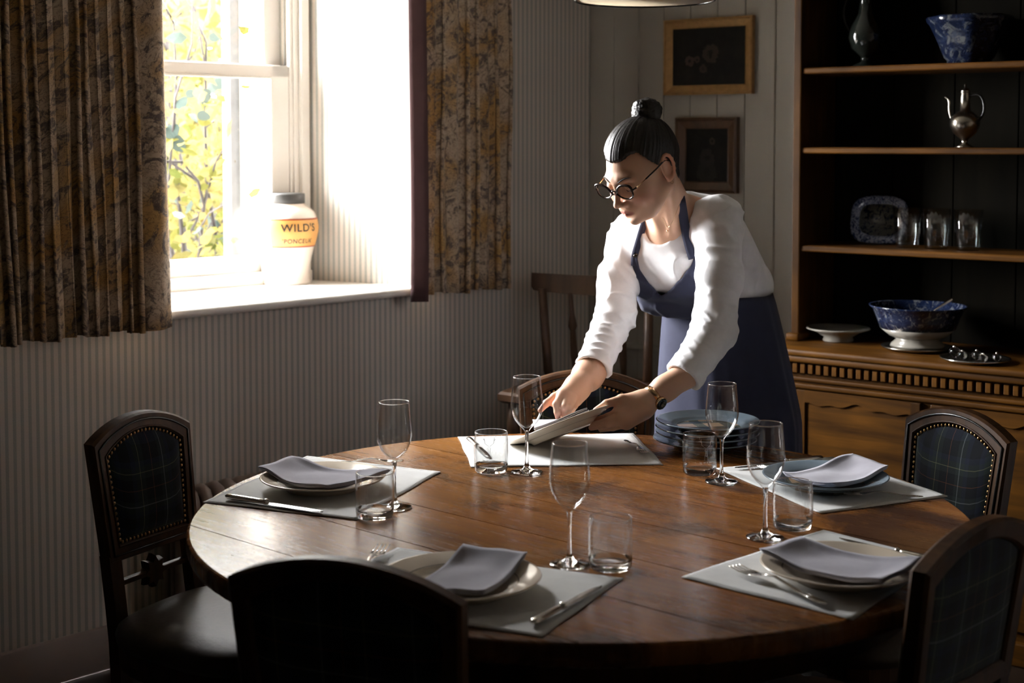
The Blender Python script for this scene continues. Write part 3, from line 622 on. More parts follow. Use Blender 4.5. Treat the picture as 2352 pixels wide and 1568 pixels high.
# ------------------------------------------------------------------ upholstered chairs
def outline(ht, hb, z0, zc, za, n=16):
    P = [(-hb, z0), (-(hb+ht)/2, (z0+zc)/2), (-ht, zc)]
    s = za-zc; R = (ht*ht+s*s)/(2*s); a = math.asin(min(1, ht/R)); cz = za-R
    P += [(R*math.sin(-a+2*a*i/n), cz+R*math.cos(-a+2*a*i/n)) for i in range(1, n)]
    return P+[(ht, zc), ((hb+ht)/2, (z0+zc)/2), (hb, z0), (0, z0)]
LEAN = .13
def yb(z): return -(z-.45)*LEAN
def plaid_chair(mid, left, W, label):
    """mid: top corner midpoint; left: unit vector along the back seen from the front"""
    x = np.array(left)/np.linalg.norm(left)            # local +x
    rot = math.atan2(x[1], x[0]); f = np.array([-x[1], x[0]])       # local +y = towards the table
    base = np.array(mid)-f*yb(.84)
    t = thing('upholstered_dining_chair', label, 'chair', (base[0], base[1], 0), rot, 'tartan-backed dining chairs round the table')
    h = W/2; O = outline(h, h-.012, .585, .842, .888)
    def off(d): return outline(h-d, h-.012-d, .585+d, .842-d*.95, .888-d)
    def lp(o, y): return [(px, yb(pz)+y, pz) for px, pz in o]
    fw = .034
    ring = [lp(off(0), .010), lp(off(.004), .016), lp(off(fw-.004), .016), lp(off(fw), .012), lp(off(fw), -.012), lp(off(fw-.004), -.016), lp(off(.006), -.018), lp(off(0), -.012)]
    obj('back_frame', loft(ring, closed=True), MT['chair'], t, False)
    obj('black_inlay', tube(lp(off(.0145), .0165), .0028, 8, True), MT['black'], t)
    obj('inner_bead', tube(lp(off(fw-.003), .0165), .0022, 6, True), MT['chair'], t)
    for nm, y, bul, sgn in (('front_upholstery', .004, .022, 1), ('rear_upholstery', -.008, .006, -1)):
        o = off(fw-.001); cz = .735; V, UV, F = [], [], []; rs = [1, .97, .9, .8, .65, .45, .2]
        m = len(o)
        for r_ in rs:
            for px, pz in o:
                X, Z = px*r_, cz+(pz-cz)*r_; q = bul*(1-r_**5)
                V.append((X, yb(Z)+sgn*(abs(y)+q), Z)); UV.append((X+.04, Z+q*1.5))
        for j in range(len(rs)-1):
            for i in range(m):
                k = (i+1) % m; q_ = (j*m+i, j*m+k, (j+1)*m+k, (j+1)*m+i); F.append(q_ if sgn < 0 else q_[::-1])
        F.append(tuple(range((len(rs)-1)*m, len(rs)*m)) if sgn < 0 else tuple(reversed(range((len(rs)-1)*m, len(rs)*m))))
        obj(nm, (V, F), MT['tartan'], t, True, UV)
    # nail heads
    o = [np.array(q) for q in lp(off(fw+.005), .0125)]; N = ([], []); acc = 0
    for i in range(len(o)):
        a, b = o[i], o[(i+1) % len(o)]; L = np.linalg.norm(b-a); p = acc
        while p < L: N = join(N, sphere(a+(b-a)*p/L, (.0042, .0028, .0042), 6, 4)); p += .0115
        acc = p-L
    tag(obj('nail_heads', N, MT['brass'], t), kind='stuff')
    for sx in (-1, 1):
        hb = h-.030
        obj('back_leg', loft([[(sx*xx+dx*.017, yb(z)+dy*.015+yo, z) for dx, dy in ((-1, -1), (1, -1), (1, 1), (-1, 1))] for xx, z, yo in ((hb+.001, .60, 0), (hb, .5, 0), (hb+.001, .42, 0), (hb-.003, .2, -.02), (hb-.005, 0, -.09))][::-1]), MT['chair'], t, False)
        obj('front_leg', lathe([(.012, 0), (.016, .02), (.011, .05), (.016, .12), (.022, .25), (.018, .32), (.024, .35), (.024, .40)], 14), MT['chair'], t, True, None, (sx*.195, .40, 0))
    obj('lower_rail', box(-h+.03, h-.03, -.022, -.006, .528, .541, .003), MT['chair'], t, False)
    st = []
    for i in range(16):
        a = 2*PI*i/16; r_ = .036 if i % 2 == 0 else .024
        st.append((r_*math.cos(a), r_*math.sin(a)*1.05))
    obj('carved_rosette', loft([[(p, -.026, .535+q) for p, q in st], [(p*1.02, -.018, .535+q*1.02) for p, q in st], [(p*.9, -.004, .535+q*.9) for p, q in st]]), MT['chair'], t, False)
    # seat
    def se(a, b, z, p=3.5, n=36, fl=1.0):
        R = []
        for i in range(n):
            u = 2*PI*i/n; c, s = math.cos(u), math.sin(u); q = (abs(c)**p+abs(s)**p)**(-1/p)
            y = q*s*b; x_ = q*c*a*(1+.09*(y/b)); R.append((x_, y+.215, z))
        return R
    obj('seat_frame', loft([se(.205, .212, .375), se(.212, .218, .40), se(.212, .218, .432)]), MT['chair'], t, False)
    obj('seat', loft([se(.214, .220, .428), se(.218, .224, .445), se(.212, .218, .463), se(.19, .197, .475), se(.14, .15, .483), se(.06, .07, .486)]), MT['leather'], t)
    return t
def chair_px(a, b, W, label, flip=1):
    A, B = at(*a, .842)[:2], at(*b, .842)[:2]; return plaid_chair((A+B)/2, (B-A)*flip, W, label)
# seen from the table side the sitter's view: local +x runs so that +y points to the table centre
chair_px((533, 1318), (1068, 1385), .380, 'dark tartan chair seen from behind, nearest the camera at the left', 1)
def tochair(A, B, W, label):
    A, B = np.array(A), np.array(B); x = (B-A)/np.linalg.norm(B-A); f = np.array([-x[1], x[0]]); m = (A+B)/2
    if f.dot(np.array([TX, TY])-m) < 0: x = -x
    return plaid_chair(m, x, W, label)
tochair((-.903, 3.048), (-.762, 3.300), .305, 'tartan-backed chair at the left side of the table, before the striped wall')
tochair((.012, 3.762), (.372, 3.762), .352, 'tartan-backed chair behind the table, under the woman\'s hands')
tochair((.940, 3.350), (1.080, 3.075), .320, 'tartan-backed chair at the right side of the table, before the dresser')
tochair((.613, 2.135), (.868, 2.395), .365, 'very dark chair back cut off at the lower right corner')
# spindle chair against the corner
a, b = pt(1254, 700, 4.95), pt(1498, 700, 4.80)
xd = (b-a)[:2]; Wd = float(np.linalg.norm(xd)); xd /= Wd; mid = (a+b)[:2]/2
t_ = thing('spindle_chair', 'plain brown spindle-backed wooden chair against the wall behind the woman', 'chair', (mid[0], mid[1], 0), math.atan2(xd[1], xd[0]))
H = Wd/2
obj('top_rail', loft([[(x, -.03-.02*math.cos(x/H*1.4)+dy, z) for dy, z in ((0, z0+.025), (.022, z0+.025), (.026, 1.030), (.004, 1.037))] for x, z0 in [(-H-.045, .965), (-H-.035, .952), (-H*.6, .945), (0, .945), (H*.6, .945), (H+.035, .952), (H+.045, .965)]]), MT['chairx'], t_, False)
for sx in (-1, 1):
    obj('back_post', tube([(sx*H, -.035, .985), (sx*(H-.012), -.01, .70), (sx*(H-.02), .005, .66)], [.018, .02, .02], 10, flat=.8), MT['chairx'], t_)
    for yy in (.03, -.36): obj('leg', lathe([(.014, 0), (.018, .1), (.013, .2), (.02, .32), (.016, .45), (.022, .55), (.016, .655)], 12), MT['chairx'], t_, True, None, (sx*(H-.03), yy, 0))
for k in (-.36, 0.04, .42): obj('spindle', tube([(k*H*1.25, -.045, .975), (k*H*1.22, -.03, .90), (k*H*1.2, -.028, .86), (k*H*1.2, -.025, .845), (k*H*1.18, -.015, .76), (k*H*1.16, 0, .67)], [.008, .009, .016, .010, .013, .009], 10), MT['chairx'], t_)
obj('seat', loft([[(x*(1+.06*(y < 0))*sc_, y*sc_-.16, z) for x, y in [(-H, .2), (-H*1.05, 0), (-H, -.22), (-H*.5, -.25), (0, -.255), (H*.5, -.25), (H, -.22), (H*1.05, 0), (H, .2), (0, .21)]] for sc_, z in ((.96, .645), (1.02, .655), (1.02, .675), (.98, .683))]), MT['chairx'], t_, False)
obj('stretcher', tube([(-H+.03, -.36, .25), (H-.03, -.36, .25)], .010, 8), MT['chairx'], t_)
# ------------------------------------------------------------------ place mats
def slab(G, th):   # grid of top points [j][i] -> closed sheet
    nj, ni = len(G), len(G[0]); V = [tuple(p) for r in G for p in r]; V += [(p[0], p[1], p[2]-th) for r in G for p in r]; o = nj*ni; F = []
    for j in range(nj-1):
        for i in range(ni-1):
            a = j*ni+i; F += [(a, a+1, a+ni+1, a+ni), (o+a+ni, o+a+ni+1, o+a+1, o+a)]
    for i in range(ni-1): F += [(i, o+i, o+i+1, i+1), ((nj-1)*ni+i+1, o+(nj-1)*ni+i+1, o+(nj-1)*ni+i, (nj-1)*ni+i)]
    for j in range(nj-1): F += [((j+1)*ni, o+(j+1)*ni, o+j*ni, j*ni), (j*ni+ni-1, o+j*ni+ni-1, o+(j+1)*ni+ni-1, (j+1)*ni+ni-1)]
    return V, F
def bil(P, u, v): return (1-v)*((1-u)*P[0]+u*P[1])+v*((1-u)*P[3]+u*P[2])
def placemat(px, label, seed, quad=None):
    P = [at(a, b, TZ+.002)[:2] for a, b in px]
    if len(P) == 3: P.append(P[0]+P[2]-P[1])
    c = sum(P)/4; root = thing('placemat', label, 'placemat', (c[0], c[1], TZ), 0, 'linen placemats on the dining table')
    r = random.Random(seed); k1, k2 = r.uniform(0, 6), r.uniform(0, 6)
    def g(n, s, z):
        return [[(*(bil([c+(p-c)*s-c for p in P], i/n, j/n)+.0012*np.array([math.sin(j*.5+k1), math.sin(i*.45+k2)])), z+.0006*math.sin(i*.5+k1)*math.sin(j*.37+k2)) for i in range(n+1)] for j in range(n+1)]
    obj('cloth', slab(g(24, 1, .0024), .0016), MT['mat'], root)
    n = 24; G = g(n, .96, .0030); e = G[0]+[G[j][n] for j in range(1, n+1)]+G[n][::-1][1:]+[G[j][0] for j in range(n-1, 0, -1)]
    obj('hem_stitching', tube(e, .0003, 4, True), MT['mat'], root)
    return root
placemat([(465, 1152), (817, 1193), (1012, 1083), (705, 1047)], 'linen placemat at the left of the table, under knife and china plate', 1)
placemat([(1052, 1003), (1455, 995), (1524, 1066), (1083, 1072)], 'bright linen placemat at the back, under the plate held by the woman', 2)
placemat([(911, 1257), (1430, 1328), (1244, 1462)], 'linen placemat nearest the camera, partly behind the front chair', 3)
placemat([(1564, 1325), (1957, 1422), (2160, 1285), (1891, 1217)], 'linen placemat at the front right of the table', 4)
placemat([(1645, 1075), (1885, 1178), (2177, 1139), (1913, 1048)], 'linen placemat at the far right of the table, before the tartan chair', 5)
MZ = TZ+.0035
# ------------------------------------------------------------------ plates and napkins
PP = [(0, .002), (.070, .002), (.072, 0), (.078, 0), (.082, .006), (.094, .013), (.131, .0235), (.1335, .026), (.1320, .0275), (.129, .0268), (.098, .0180), (.0915, .0145), (.084, .0088), (.076, .0075), (0, .0075)]
china_ring = NT('cream_china_with_fine_line')
s_ = china_ring.sep(china_ring.coord()); r_ = china_ring.math('SQRT', china_ring.math('ADD', china_ring.math('MULTIPLY', s_[0], s_[0]), china_ring.math('MULTIPLY', s_[1], s_[1])))
ln = china_ring.math('LESS_THAN', china_ring.math('ABSOLUTE', china_ring.math('SUBTRACT', r_, .0955)), .0007)
china_ring.color(china_ring.mix(ln, (.72, .62, .49), (.14, .12, .10))).set(Roughness=.16, Coat_Weight=.4)
tp = NT('blue_rimmed_checked_china'); v_ = tp.coord(); s_ = tp.sep(v_)
r_ = tp.math('SQRT', tp.math('ADD', tp.math('MULTIPLY', s_[0], s_[0]), tp.math('MULTIPLY', s_[1], s_[1])))
def chk(u, k): return tp.math('GREATER_THAN', tp.math('FRACT', tp.math('MULTIPLY', u, k)), .62)
ca = tp.math('MAXIMUM', chk(s_[0], 14), chk(s_[1], 14)); cb = tp.math('MULTIPLY', chk(s_[0], 14), chk(s_[1], 14))
cc_ = tp.mix(cb, tp.mix(ca, (.42, .30, .20), (.13, .14, .11)), (.04, .06, .06))
bl = tp.ramp(tp.noise(v_, 9, 3), [(.35, (.16, .22, .28)), (.7, (.28, .34, .38))])
tp.color(tp.mix(tp.math('GREATER_THAN', r_, .083), cc_, bl)).set(Roughness=.14, Coat_Weight=.6)
def plate(c, z, label, mat, s=1, group='dinner plates laid on the placemats', emblem=None, rz=0):
    t = thing('dinner_plate', label, 'plate', (c[0], c[1], z), rz, group)
    t.scale = (s, s, s); obj('dish', lathe(PP, 72), mat, t)
    if emblem is not None:   # small printed bird-like crest with a red dot, on the rim
        a0 = emblem; V = ([], [])
        def on(r, a): return (r*math.cos(a), r*math.sin(a), .0180+(r-.098)*.0088/.031+.0004)
        for (dr_, da, lr, la) in [(0, 0, .010, .03), (.003, .05, .004, .10), (-.002, .11, .008, .04), (.003, .17, .003, .07), (-.004, -.02, .003, .09)]:
            q = [on(.113+dr_+lr*math.sin(b)*.5, a0+da+la*math.cos(b)) for b in [2*PI*i/10 for i in range(10)]]; n = len(V[0]); V = (V[0]+q, V[1]+[tuple(range(n, n+10))])
        obj('crest', V, plain('crest_slate_print', (.06, .075, .085), .4), t, False)
        q = [on(.113+.004*math.sin(b), a0+.235+.032*math.cos(b)) for b in [2*PI*i/10 for i in range(10)]]
        obj('crest_dot', (q, [tuple(range(10))]), plain('crest_red_print', (.10, .015, .012), .4), t, False)
    return t
def hz(r):
    if r < .06: return .016
    if r < .131: t = (r-.06)/.071; return .016+.014*t*t*(3-2*t)
    return .030
def napkin(px, zs, pc, label, seed, peak=None, drop=.0):
    P = [np.append(at(a, b, MZ+z_)[:2], z_) for (a, b), z_ in zip(px, zs)]
    root = thing('napkin', label, 'napkin', (pc[0], pc[1], MZ), 0, 'lavender-grey napkins folded across plates')
    r = random.Random(seed); k1 = r.uniform(0, 6); n = 26
    c2 = np.array(pc[:2])
    for L in range(4):
        G = []
        for j in range(n+1):
            row = []
            for i in range(n+1):
                u, v = i/n, j/n; s = 1-.012*(3-L)*(.6+.4*math.sin(L*2.1+k1))
                u_ = .5+(u-.5)*s; v_ = .5+(v-.5)*s+.004*math.sin(L*3+k1)*(1 if L < 3 else 0)
                p = bil(P, u_, v_); q = p[:2]-c2; rr = float(np.hypot(*q))
                bl_ = max(0, 1-min(u_, 1-u_, v_, 1-v_)*9)         # edges keep their own height more
                z = hz(rr)+.45*(p[2]-.030)*bl_ + .0016*math.sin(u*9+k1)*math.sin(v*7+k1*2)
                if rr > .131: z -= drop*(rr-.131)
                edge = .0012*math.sin(v*11+L)*(u in (0, 1))+.0012*math.sin(u*13+L*2)*(v in (0, 1))
                row.append((q[0]+edge, q[1]+edge, z+.0003+.0021*L))
            G.append(row)
        obj('top_layer' if L == 3 else 'folded_layer', slab(G, .0017), MT['napkin'], root)
    return root
pl_ = at(742, 1092, MZ+.026); plate(pl_, MZ, 'cream china plate on the left placemat', china_ring.m)
napkin([(593, 1075), (752, 1122), (898, 1080), (668, 1046)], [.036, .030, .036, .044], pl_, 'folded napkin on the left plate, one end standing up', 1)
pn_ = at(1058, 1319, MZ+.026); plate(pn_, MZ, 'cream china plate nearest the camera, partly behind the front chair', china_ring.m)
napkin([(952, 1331), (1112, 1358), (1210, 1271), (1063, 1248)], [.034, .034, .036, .042], pn_, 'folded napkin on the plate nearest the camera', 2)
pr_ = at(1929, 1293, MZ+.026); plate(pr_, MZ, 'cream china plate with a small crest, front right placemat', china_ring.m, emblem=math.radians(8))
napkin([(1744, 1265), (2030, 1336), (2117, 1284), (1840, 1229)], [.034, .034, .036, .042], pr_, 'folded napkin across the crested plate at the front right', 3)
pu_ = at(1896, 1089, MZ+.026); plate(pu_, MZ, 'slate-blue rimmed plate on the far right placemat', tp.m)
napkin([(1798, 1078), (1915, 1110), (2040, 1071), (1958, 1038)], [.034, .034, .038, .046], pu_, 'folded napkin with a raised corner on the far right plate', 4)
sp = at(1624, 1028, TZ)
for k in range(4):
    lb = ['lowest blue-rimmed plate of the stack by the woman', 'second plate from the bottom of the blue-rimmed stack', 'third plate from the bottom of the blue-rimmed stack', 'topmost blue-rimmed checked plate of the stack'][k]
    plate((sp[0]+[-.005, .001, .0, .002][k], sp[1]+[0, .003, -.002, .001][k]), TZ+.0005+.0146*k, lb, tp.m, .94, 'stacked blue-rimmed plates', rz=.35+k*.9 if k < 3 else .2)
# ------------------------------------------------------------------ glasses
def mk_wine():
    t = thing('wine_glass', 'x', 'glass'); n = 56
    foot = [(0, .0003), (.033, .0), (.0352, .0012), (.0350, .0026), (.028, .0042), (.016, .0066), (.0085, .0105), (.0048, .019)]
    stem = [(.0048, .019), (.0036, .035), (.0034, .06), (.0038, .082), (.0055, .094)]
    bowl = [(.0055, .094), (.0100, .100), (.018, .1075), (.0265, .118), (.0330, .132), (.0360, .147), (.0362, .155), (.0352, .170), (.0333, .188), (.0318, .203), (.0309, .2145), (.0306, .2158), (.0301, .2145), (.0309, .203), (.0324, .188), (.0343, .170), (.0353, .155), (.0351, .147), (.0321, .1325), (.0256, .1192), (.017, .1095), (.009, .1035), (.003, .101), (0, .1006)]
    obj('rim', tube([(.0304*math.cos(2*PI*q/56), .0304*math.sin(2*PI*q/56), .2155) for q in range(56)], .00075, 6, True), MT['glass'], t)
    for nm, pr, gm_ in (('foot', foot, MT['glass']), ('stem', stem, MT['glass']), ('bowl', bowl, MT['ware'])):
        v, f = lathe(pr, n)
        if nm == 'foot': f = [q for q in f if True]
        f = [q for q in f if len(q) == 4]; obj(nm, (v, f), gm_, t)
    return t
wg = mk_wine(); first = True
for px, py, lb in [(906, 1166, 'wine glass on the left, half behind a stag tumbler'), (1210, 1085, 'wine glass at the back, beside the tumbler on the bright mat'), (1308, 1297, 'wine glass in the front middle of the table'), (1657, 1107, 'wine glass in front of the stacked plates'), (1757, 1235, 'wine glass at the right, between the two right placemats')]:
    t = wg if first else copy_tree(wg); first = False
    P = at(px, py, TZ); t.location = (P[0], P[1], TZ+.0003); tag(t, lb, 'glass', 'wine glasses on the dining table')
def mk_tumbler():
    t = thing('tumbler', 'x', 'tumbler')
    obj('rim', tube([(.0364*math.cos(2*PI*q/56), .0364*math.sin(2*PI*q/56), .0890) for q in range(56)], .0009, 6, True), MT['glass'], t)
    for nm, pr, gm_ in (('thick_base', [(0, .0008), (.030, .0), (.0345, .0008), (.0368, .004), (.0379, .0165)], MT['glass']), ('base_well', [(.0345, .0165), (.028, .0138), (.012, .0125), (0, .0125)], MT['glass']),
                        ('vessel', [(.0379, .0165), (.0382, .022), (.0389, .045), (.0384, .068), (.0370, .0885), (.0364, .0895), (.0358, .0885), (.0372, .068), (.0377, .045), (.0369, .023), (.0345, .0165)], MT['ware'])):
        v, f = lathe(pr, 56); f = [q for q in f if len(q) == 4]
        if nm == 'base_well': base_ = join(base_, (v, f)); obj('thick_base', base_, gm_, t)
        elif nm == 'thick_base': base_ = (v, f)
        else: obj(nm, (v, f), gm_, t)
    def on(a, z): r = .0390-.0012*abs(z-.045)/.03; return (r*math.sin(a), -r*math.cos(a), z)
    S_ = ([], [])
    r = random.Random(3)
    for sg in (-1, 1):       # stag: antlers, head, neck drawn in thin strokes
        main = [(sg*(.03+.46*q+.10*math.sin(q*6)), .064+.016*q**.7) for q in [i/8 for i in range(9)]]
        S_ = join(S_, tube([on(a, z) for a, z in main], .00022, 4))
        for q in (2, 4, 5, 7): a, z = main[q]; S_ = join(S_, tube([on(a, z), on(a+sg*.05, z+.006), on(a+sg*.03, z+.010)], .0002, 4))
        S_ = join(S_, tube([on(sg*.03, .062), on(sg*.09, .060), on(sg*.05, .057), on(sg*.035, .048), on(sg*.01, .046)], .00022, 4), tube([on(sg*.05, .056), on(sg*.09, .046), on(sg*.10, .038)], .0002, 4))
    for i in range(15):
        a = -.36+.05*i
        if i in (3, 7, 10): continue
        S_ = join(S_, tube([on(a-.012, .031), on(a, .0335 if i % 3 else .0345), on(a+.014, .031)], .0002, 4))
    tag(obj('etched_stag', S_, MT['etch'], t, False), label='fine white etched stag head above a line of tiny lettering')
    return t
tm = mk_tumbler(); first = True
for px, py, rz, lb in [(861, 1187, -.35, 'tumbler at the left overlapping the left placemat'), (1128, 1082, -.1, 'tumbler in front of the bright back placemat'), (1402, 1304, -1.9, 'tumbler beside the front middle wine glass'), (1607, 1087, .25, 'tumbler in front of the stack of plates'), (1820, 1212, .5, 'tumbler at the right, just behind the front right napkin')]:
    t = tm if first else copy_tree(tm); first = False
    P = at(px, py, TZ); t.location = (P[0], P[1], TZ+.0003); t.rotation_euler = (0, 0, rz); tag(t, lb, 'tumbler', 'etched tumblers on the dining table')
# ------------------------------------------------------------------ cutlery
def rsec(x, w_, h, z, n=10): return [(x, w_/2*math.cos(2*PI*i/n), z+h/2*math.sin(2*PI*i/n)) for i in range(n)]
def mk_fork():   # origin at tine tips, handle end at x=.20
    t = thing('fork', 'x', 'fork')
    zc = lambda x: .0045+.010*math.exp(-((x-.095)/.038)**2)+.0030*math.exp(-((x-.0)/.02)**2)+.001
    H = [rsec(x, w_, h, zc(x)) for x, w_, h in [(.070, .0105, .0028), (.080, .0062, .0034), (.095, .0055, .0038), (.12, .0065, .0034), (.15, .0095, .0028), (.175, .0130, .0026), (.190, .0145, .0026), (.198, .0110, .0026), (.2015, .004, .002)]]
    obj('handle', loft(H), MT['silver'], t)
    for yy in (-.0045, .0045): obj('handle_thread', tube([(.15, yy*.8, zc(.15)+.0013), (.175, yy*1.05, zc(.175)+.0013), (.19, yy*1.1, zc(.19)+.0013)], .0006, 5), MT['silver'], t)
    obj('head', loft([rsec(x, w_, .0022, zc(x)) for x, w_ in [(.043, .0235), (.052, .0245), (.060, .0215), (.066, .015), (.071, .0108)]]), MT['silver'], t)
    for k in range(4):
        yy = -.0096+.0064*k
        obj('tine', loft([[(x, yy+wd*math.cos(2*PI*i/8), zc(x)+th*math.sin(2*PI*i/8)) for i in range(8)] for x, wd, th in [(0, .0006, .0006), (.006, .0013, .0009), (.025, .0016, .0011), (.046, .0020, .0011)]]), MT['silver'], t)
    return t
def mk_knife():  # origin blade tip, handle end x=.225
    t = thing('knife', 'x', 'knife')
    obj('handle', loft([rsec(x, w_, h, .0058) for x, w_, h in [(.133, .010, .008), (.145, .0125, .0095), (.175, .0145, .0105), (.205, .0165, .0110), (.219, .0155, .0105), (.225, .006, .005)]]), MT['silver'], t)
    obj('bolster', sphere((.130, 0, .0062), (.0055, .0078, .0062), 12, 8), MT['silver'], t)
    obj('blade', loft([[(x, -w1, .0040), (x, 0, .0056), (x, w2, .0040), (x, 0, .0026)] for x, w1, w2 in [(0, .001, .001), (.006, .0045, .004), (.02, .0085, .0062), (.06, .0102, .0070), (.11, .0095, .0070), (.126, .006, .005)]]), MT['blade'], t, False)
    return t
fk, kn = mk_fork(), mk_knife(); used = set()
def lay(src, tip, end, L, label, grp, z=MZ):
    t = src if src not in used else copy_tree(src); used.add(src)
    A, B = at(*tip, z+.004)[:2], at(*end, z+.004)[:2]; d = B-A; s = float(np.linalg.norm(d))/L
    t.location = (A[0], A[1], z); t.rotation_euler = (0, 0, math.atan2(d[1], d[0])); s = max(.8, min(1.15, s)); t.scale = (s, s, s); tag(t, label, None, grp); return t
GF, GK = 'silver forks on the placemats', 'silver knives on the placemats'
lay(fk, (927, 1060), (800, 1061), .20, 'fork behind the left plate, its tines pointing right', GF)
lay(kn, (742, 1175), (519, 1141), .225, 'knife along the front edge of the left placemat', GK)
lay(fk, (882, 1257), (800, 1362), .20, 'fork whose tines rise behind the top rail of the front chair', GF)
lay(kn, (1382, 1345), (1222, 1432), .225, 'knife at the right of the plate nearest the camera', GK)
lay(fk, (1684, 1304), (1908, 1394), .20, 'fork at the left of the crested plate', GF)
lay(kn, (1928, 1235), (2165, 1291), .225, 'knife behind the crested plate, reaching towards the dark chair', GK)
lay(fk, (1937, 1134), (2113, 1140), .20, 'fork on the far right placemat, in front of the napkin', GF)
lay(kn, (1688, 1074), (1890, 1052), .225, 'knife behind the far right plate', GK)
lay(fk, (1744, 1070), (1822, 1100), .20, 'small fork seen through the right wine glass', GF)
lay(fk, (1484, 1042), (1438, 1012), .20, 'fork at the right end of the bright back placemat', GF)
lay(kn, (1122, 1049), (1076, 1007), .225, 'knife at the left end of the bright back placemat, behind a tumbler', GK)
# ------------------------------------------------------------------ jar on the sill
JP = [(0, 0), (.083, 0), (.0866, .003), (.0866, .008), (.0835, .022), (.0825, .042), (.0850, .065), (.0905, .092), (.0985, .125), (.1075, .155), (.1125, .182), (.1128, .198), (.1080, .222), (.0985, .244), (.084, .259), (.070, .267), (.0665, .272), (.0665, .285), (0, .285)]
def jr(z):
    for (r0, z0), (r1, z1) in zip(JP, JP[1:]):
        if z0 <= z <= z1 and z1 > z0: return r0+(r1-r0)*(z-z0)/(z1-z0)
    return .1
P = at(656, 650, 1.007); jt = thing('storage_jar', 'cream ceramic jar with black lid and mustard label on the window sill', 'jar', (P[0], P[1], 1.007), math.atan2(P[1], P[0])-PI/2)
obj('body', lathe(JP, 64), MT['jar'], jt)
obj('lid', lathe([(.0655, .272), (.0675, .273), (.0675, .302), (.066, .306), (.05, .3075), (0, .3075)], 48), MT['lid'], jt)
def jon(a, z, e): r = jr(z)+e; return (r*math.sin(a), -r*math.cos(a), z)
def patch(a0, a1, z0, z1, e, na=40, nz=10): 
    return [jon(a0+(a1-a0)*i/na, z0+(z1-z0)*j/nz, e) for j in range(nz+1) for i in range(na+1)], [(j*(na+1)+i, j*(na+1)+i+1, (j+1)*(na+1)+i+1, (j+1)*(na+1)+i) for j in range(nz) for i in range(na)]
lb = obj('label', patch(-.46, 1.75, .130, .222, .0006), MT['label'], jt)
obj('border', patch(-.46, 1.75, .127, .1315, .0010, 40, 2), MT['red'], lb); obj('border', patch(-.46, 1.75, .2195, .2245, .0010, 40, 2), MT['red'], lb)
def lettering(txt, size, a0, z0, spread, name):
    cu = bpy.data.curves.new('t', 'FONT'); cu.body = txt; cu.size = size; cu.space_character = spread
    cu.offset = size*.018
    o = bpy.data.objects.new('t', cu); COL.objects.link(o); dg = bpy.context.evaluated_depsgraph_get(); me = bpy.data.meshes.new_from_object(o.evaluated_get(dg))
    bm = bmesh.new(); bm.from_mesh(me); bmesh.ops.triangulate(bm, faces=bm.faces[:])
    for _ in range(2): bmesh.ops.subdivide_edges(bm, edges=[e for e in bm.edges if e.calc_length() > size*.2], cuts=1)
    bmesh.ops.triangulate(bm, faces=bm.faces[:]); bm.verts.index_update()
    v = [jon(a0+q.co.x/.108, z0+q.co.y, .0014) for q in bm.verts]; f = [tuple(x.index for x in q.verts) for q in bm.faces]; bm.free()
    bpy.data.objects.remove(o); bpy.data.curves.remove(cu); obj(name, (v, f), MT['ink'], lb, False)
lettering("WILD'S", .036, -.12, .182, 1.12, 'lettering'); lettering("'PONCEUK", .021, -.10, .142, 1.15, 'small_lettering')
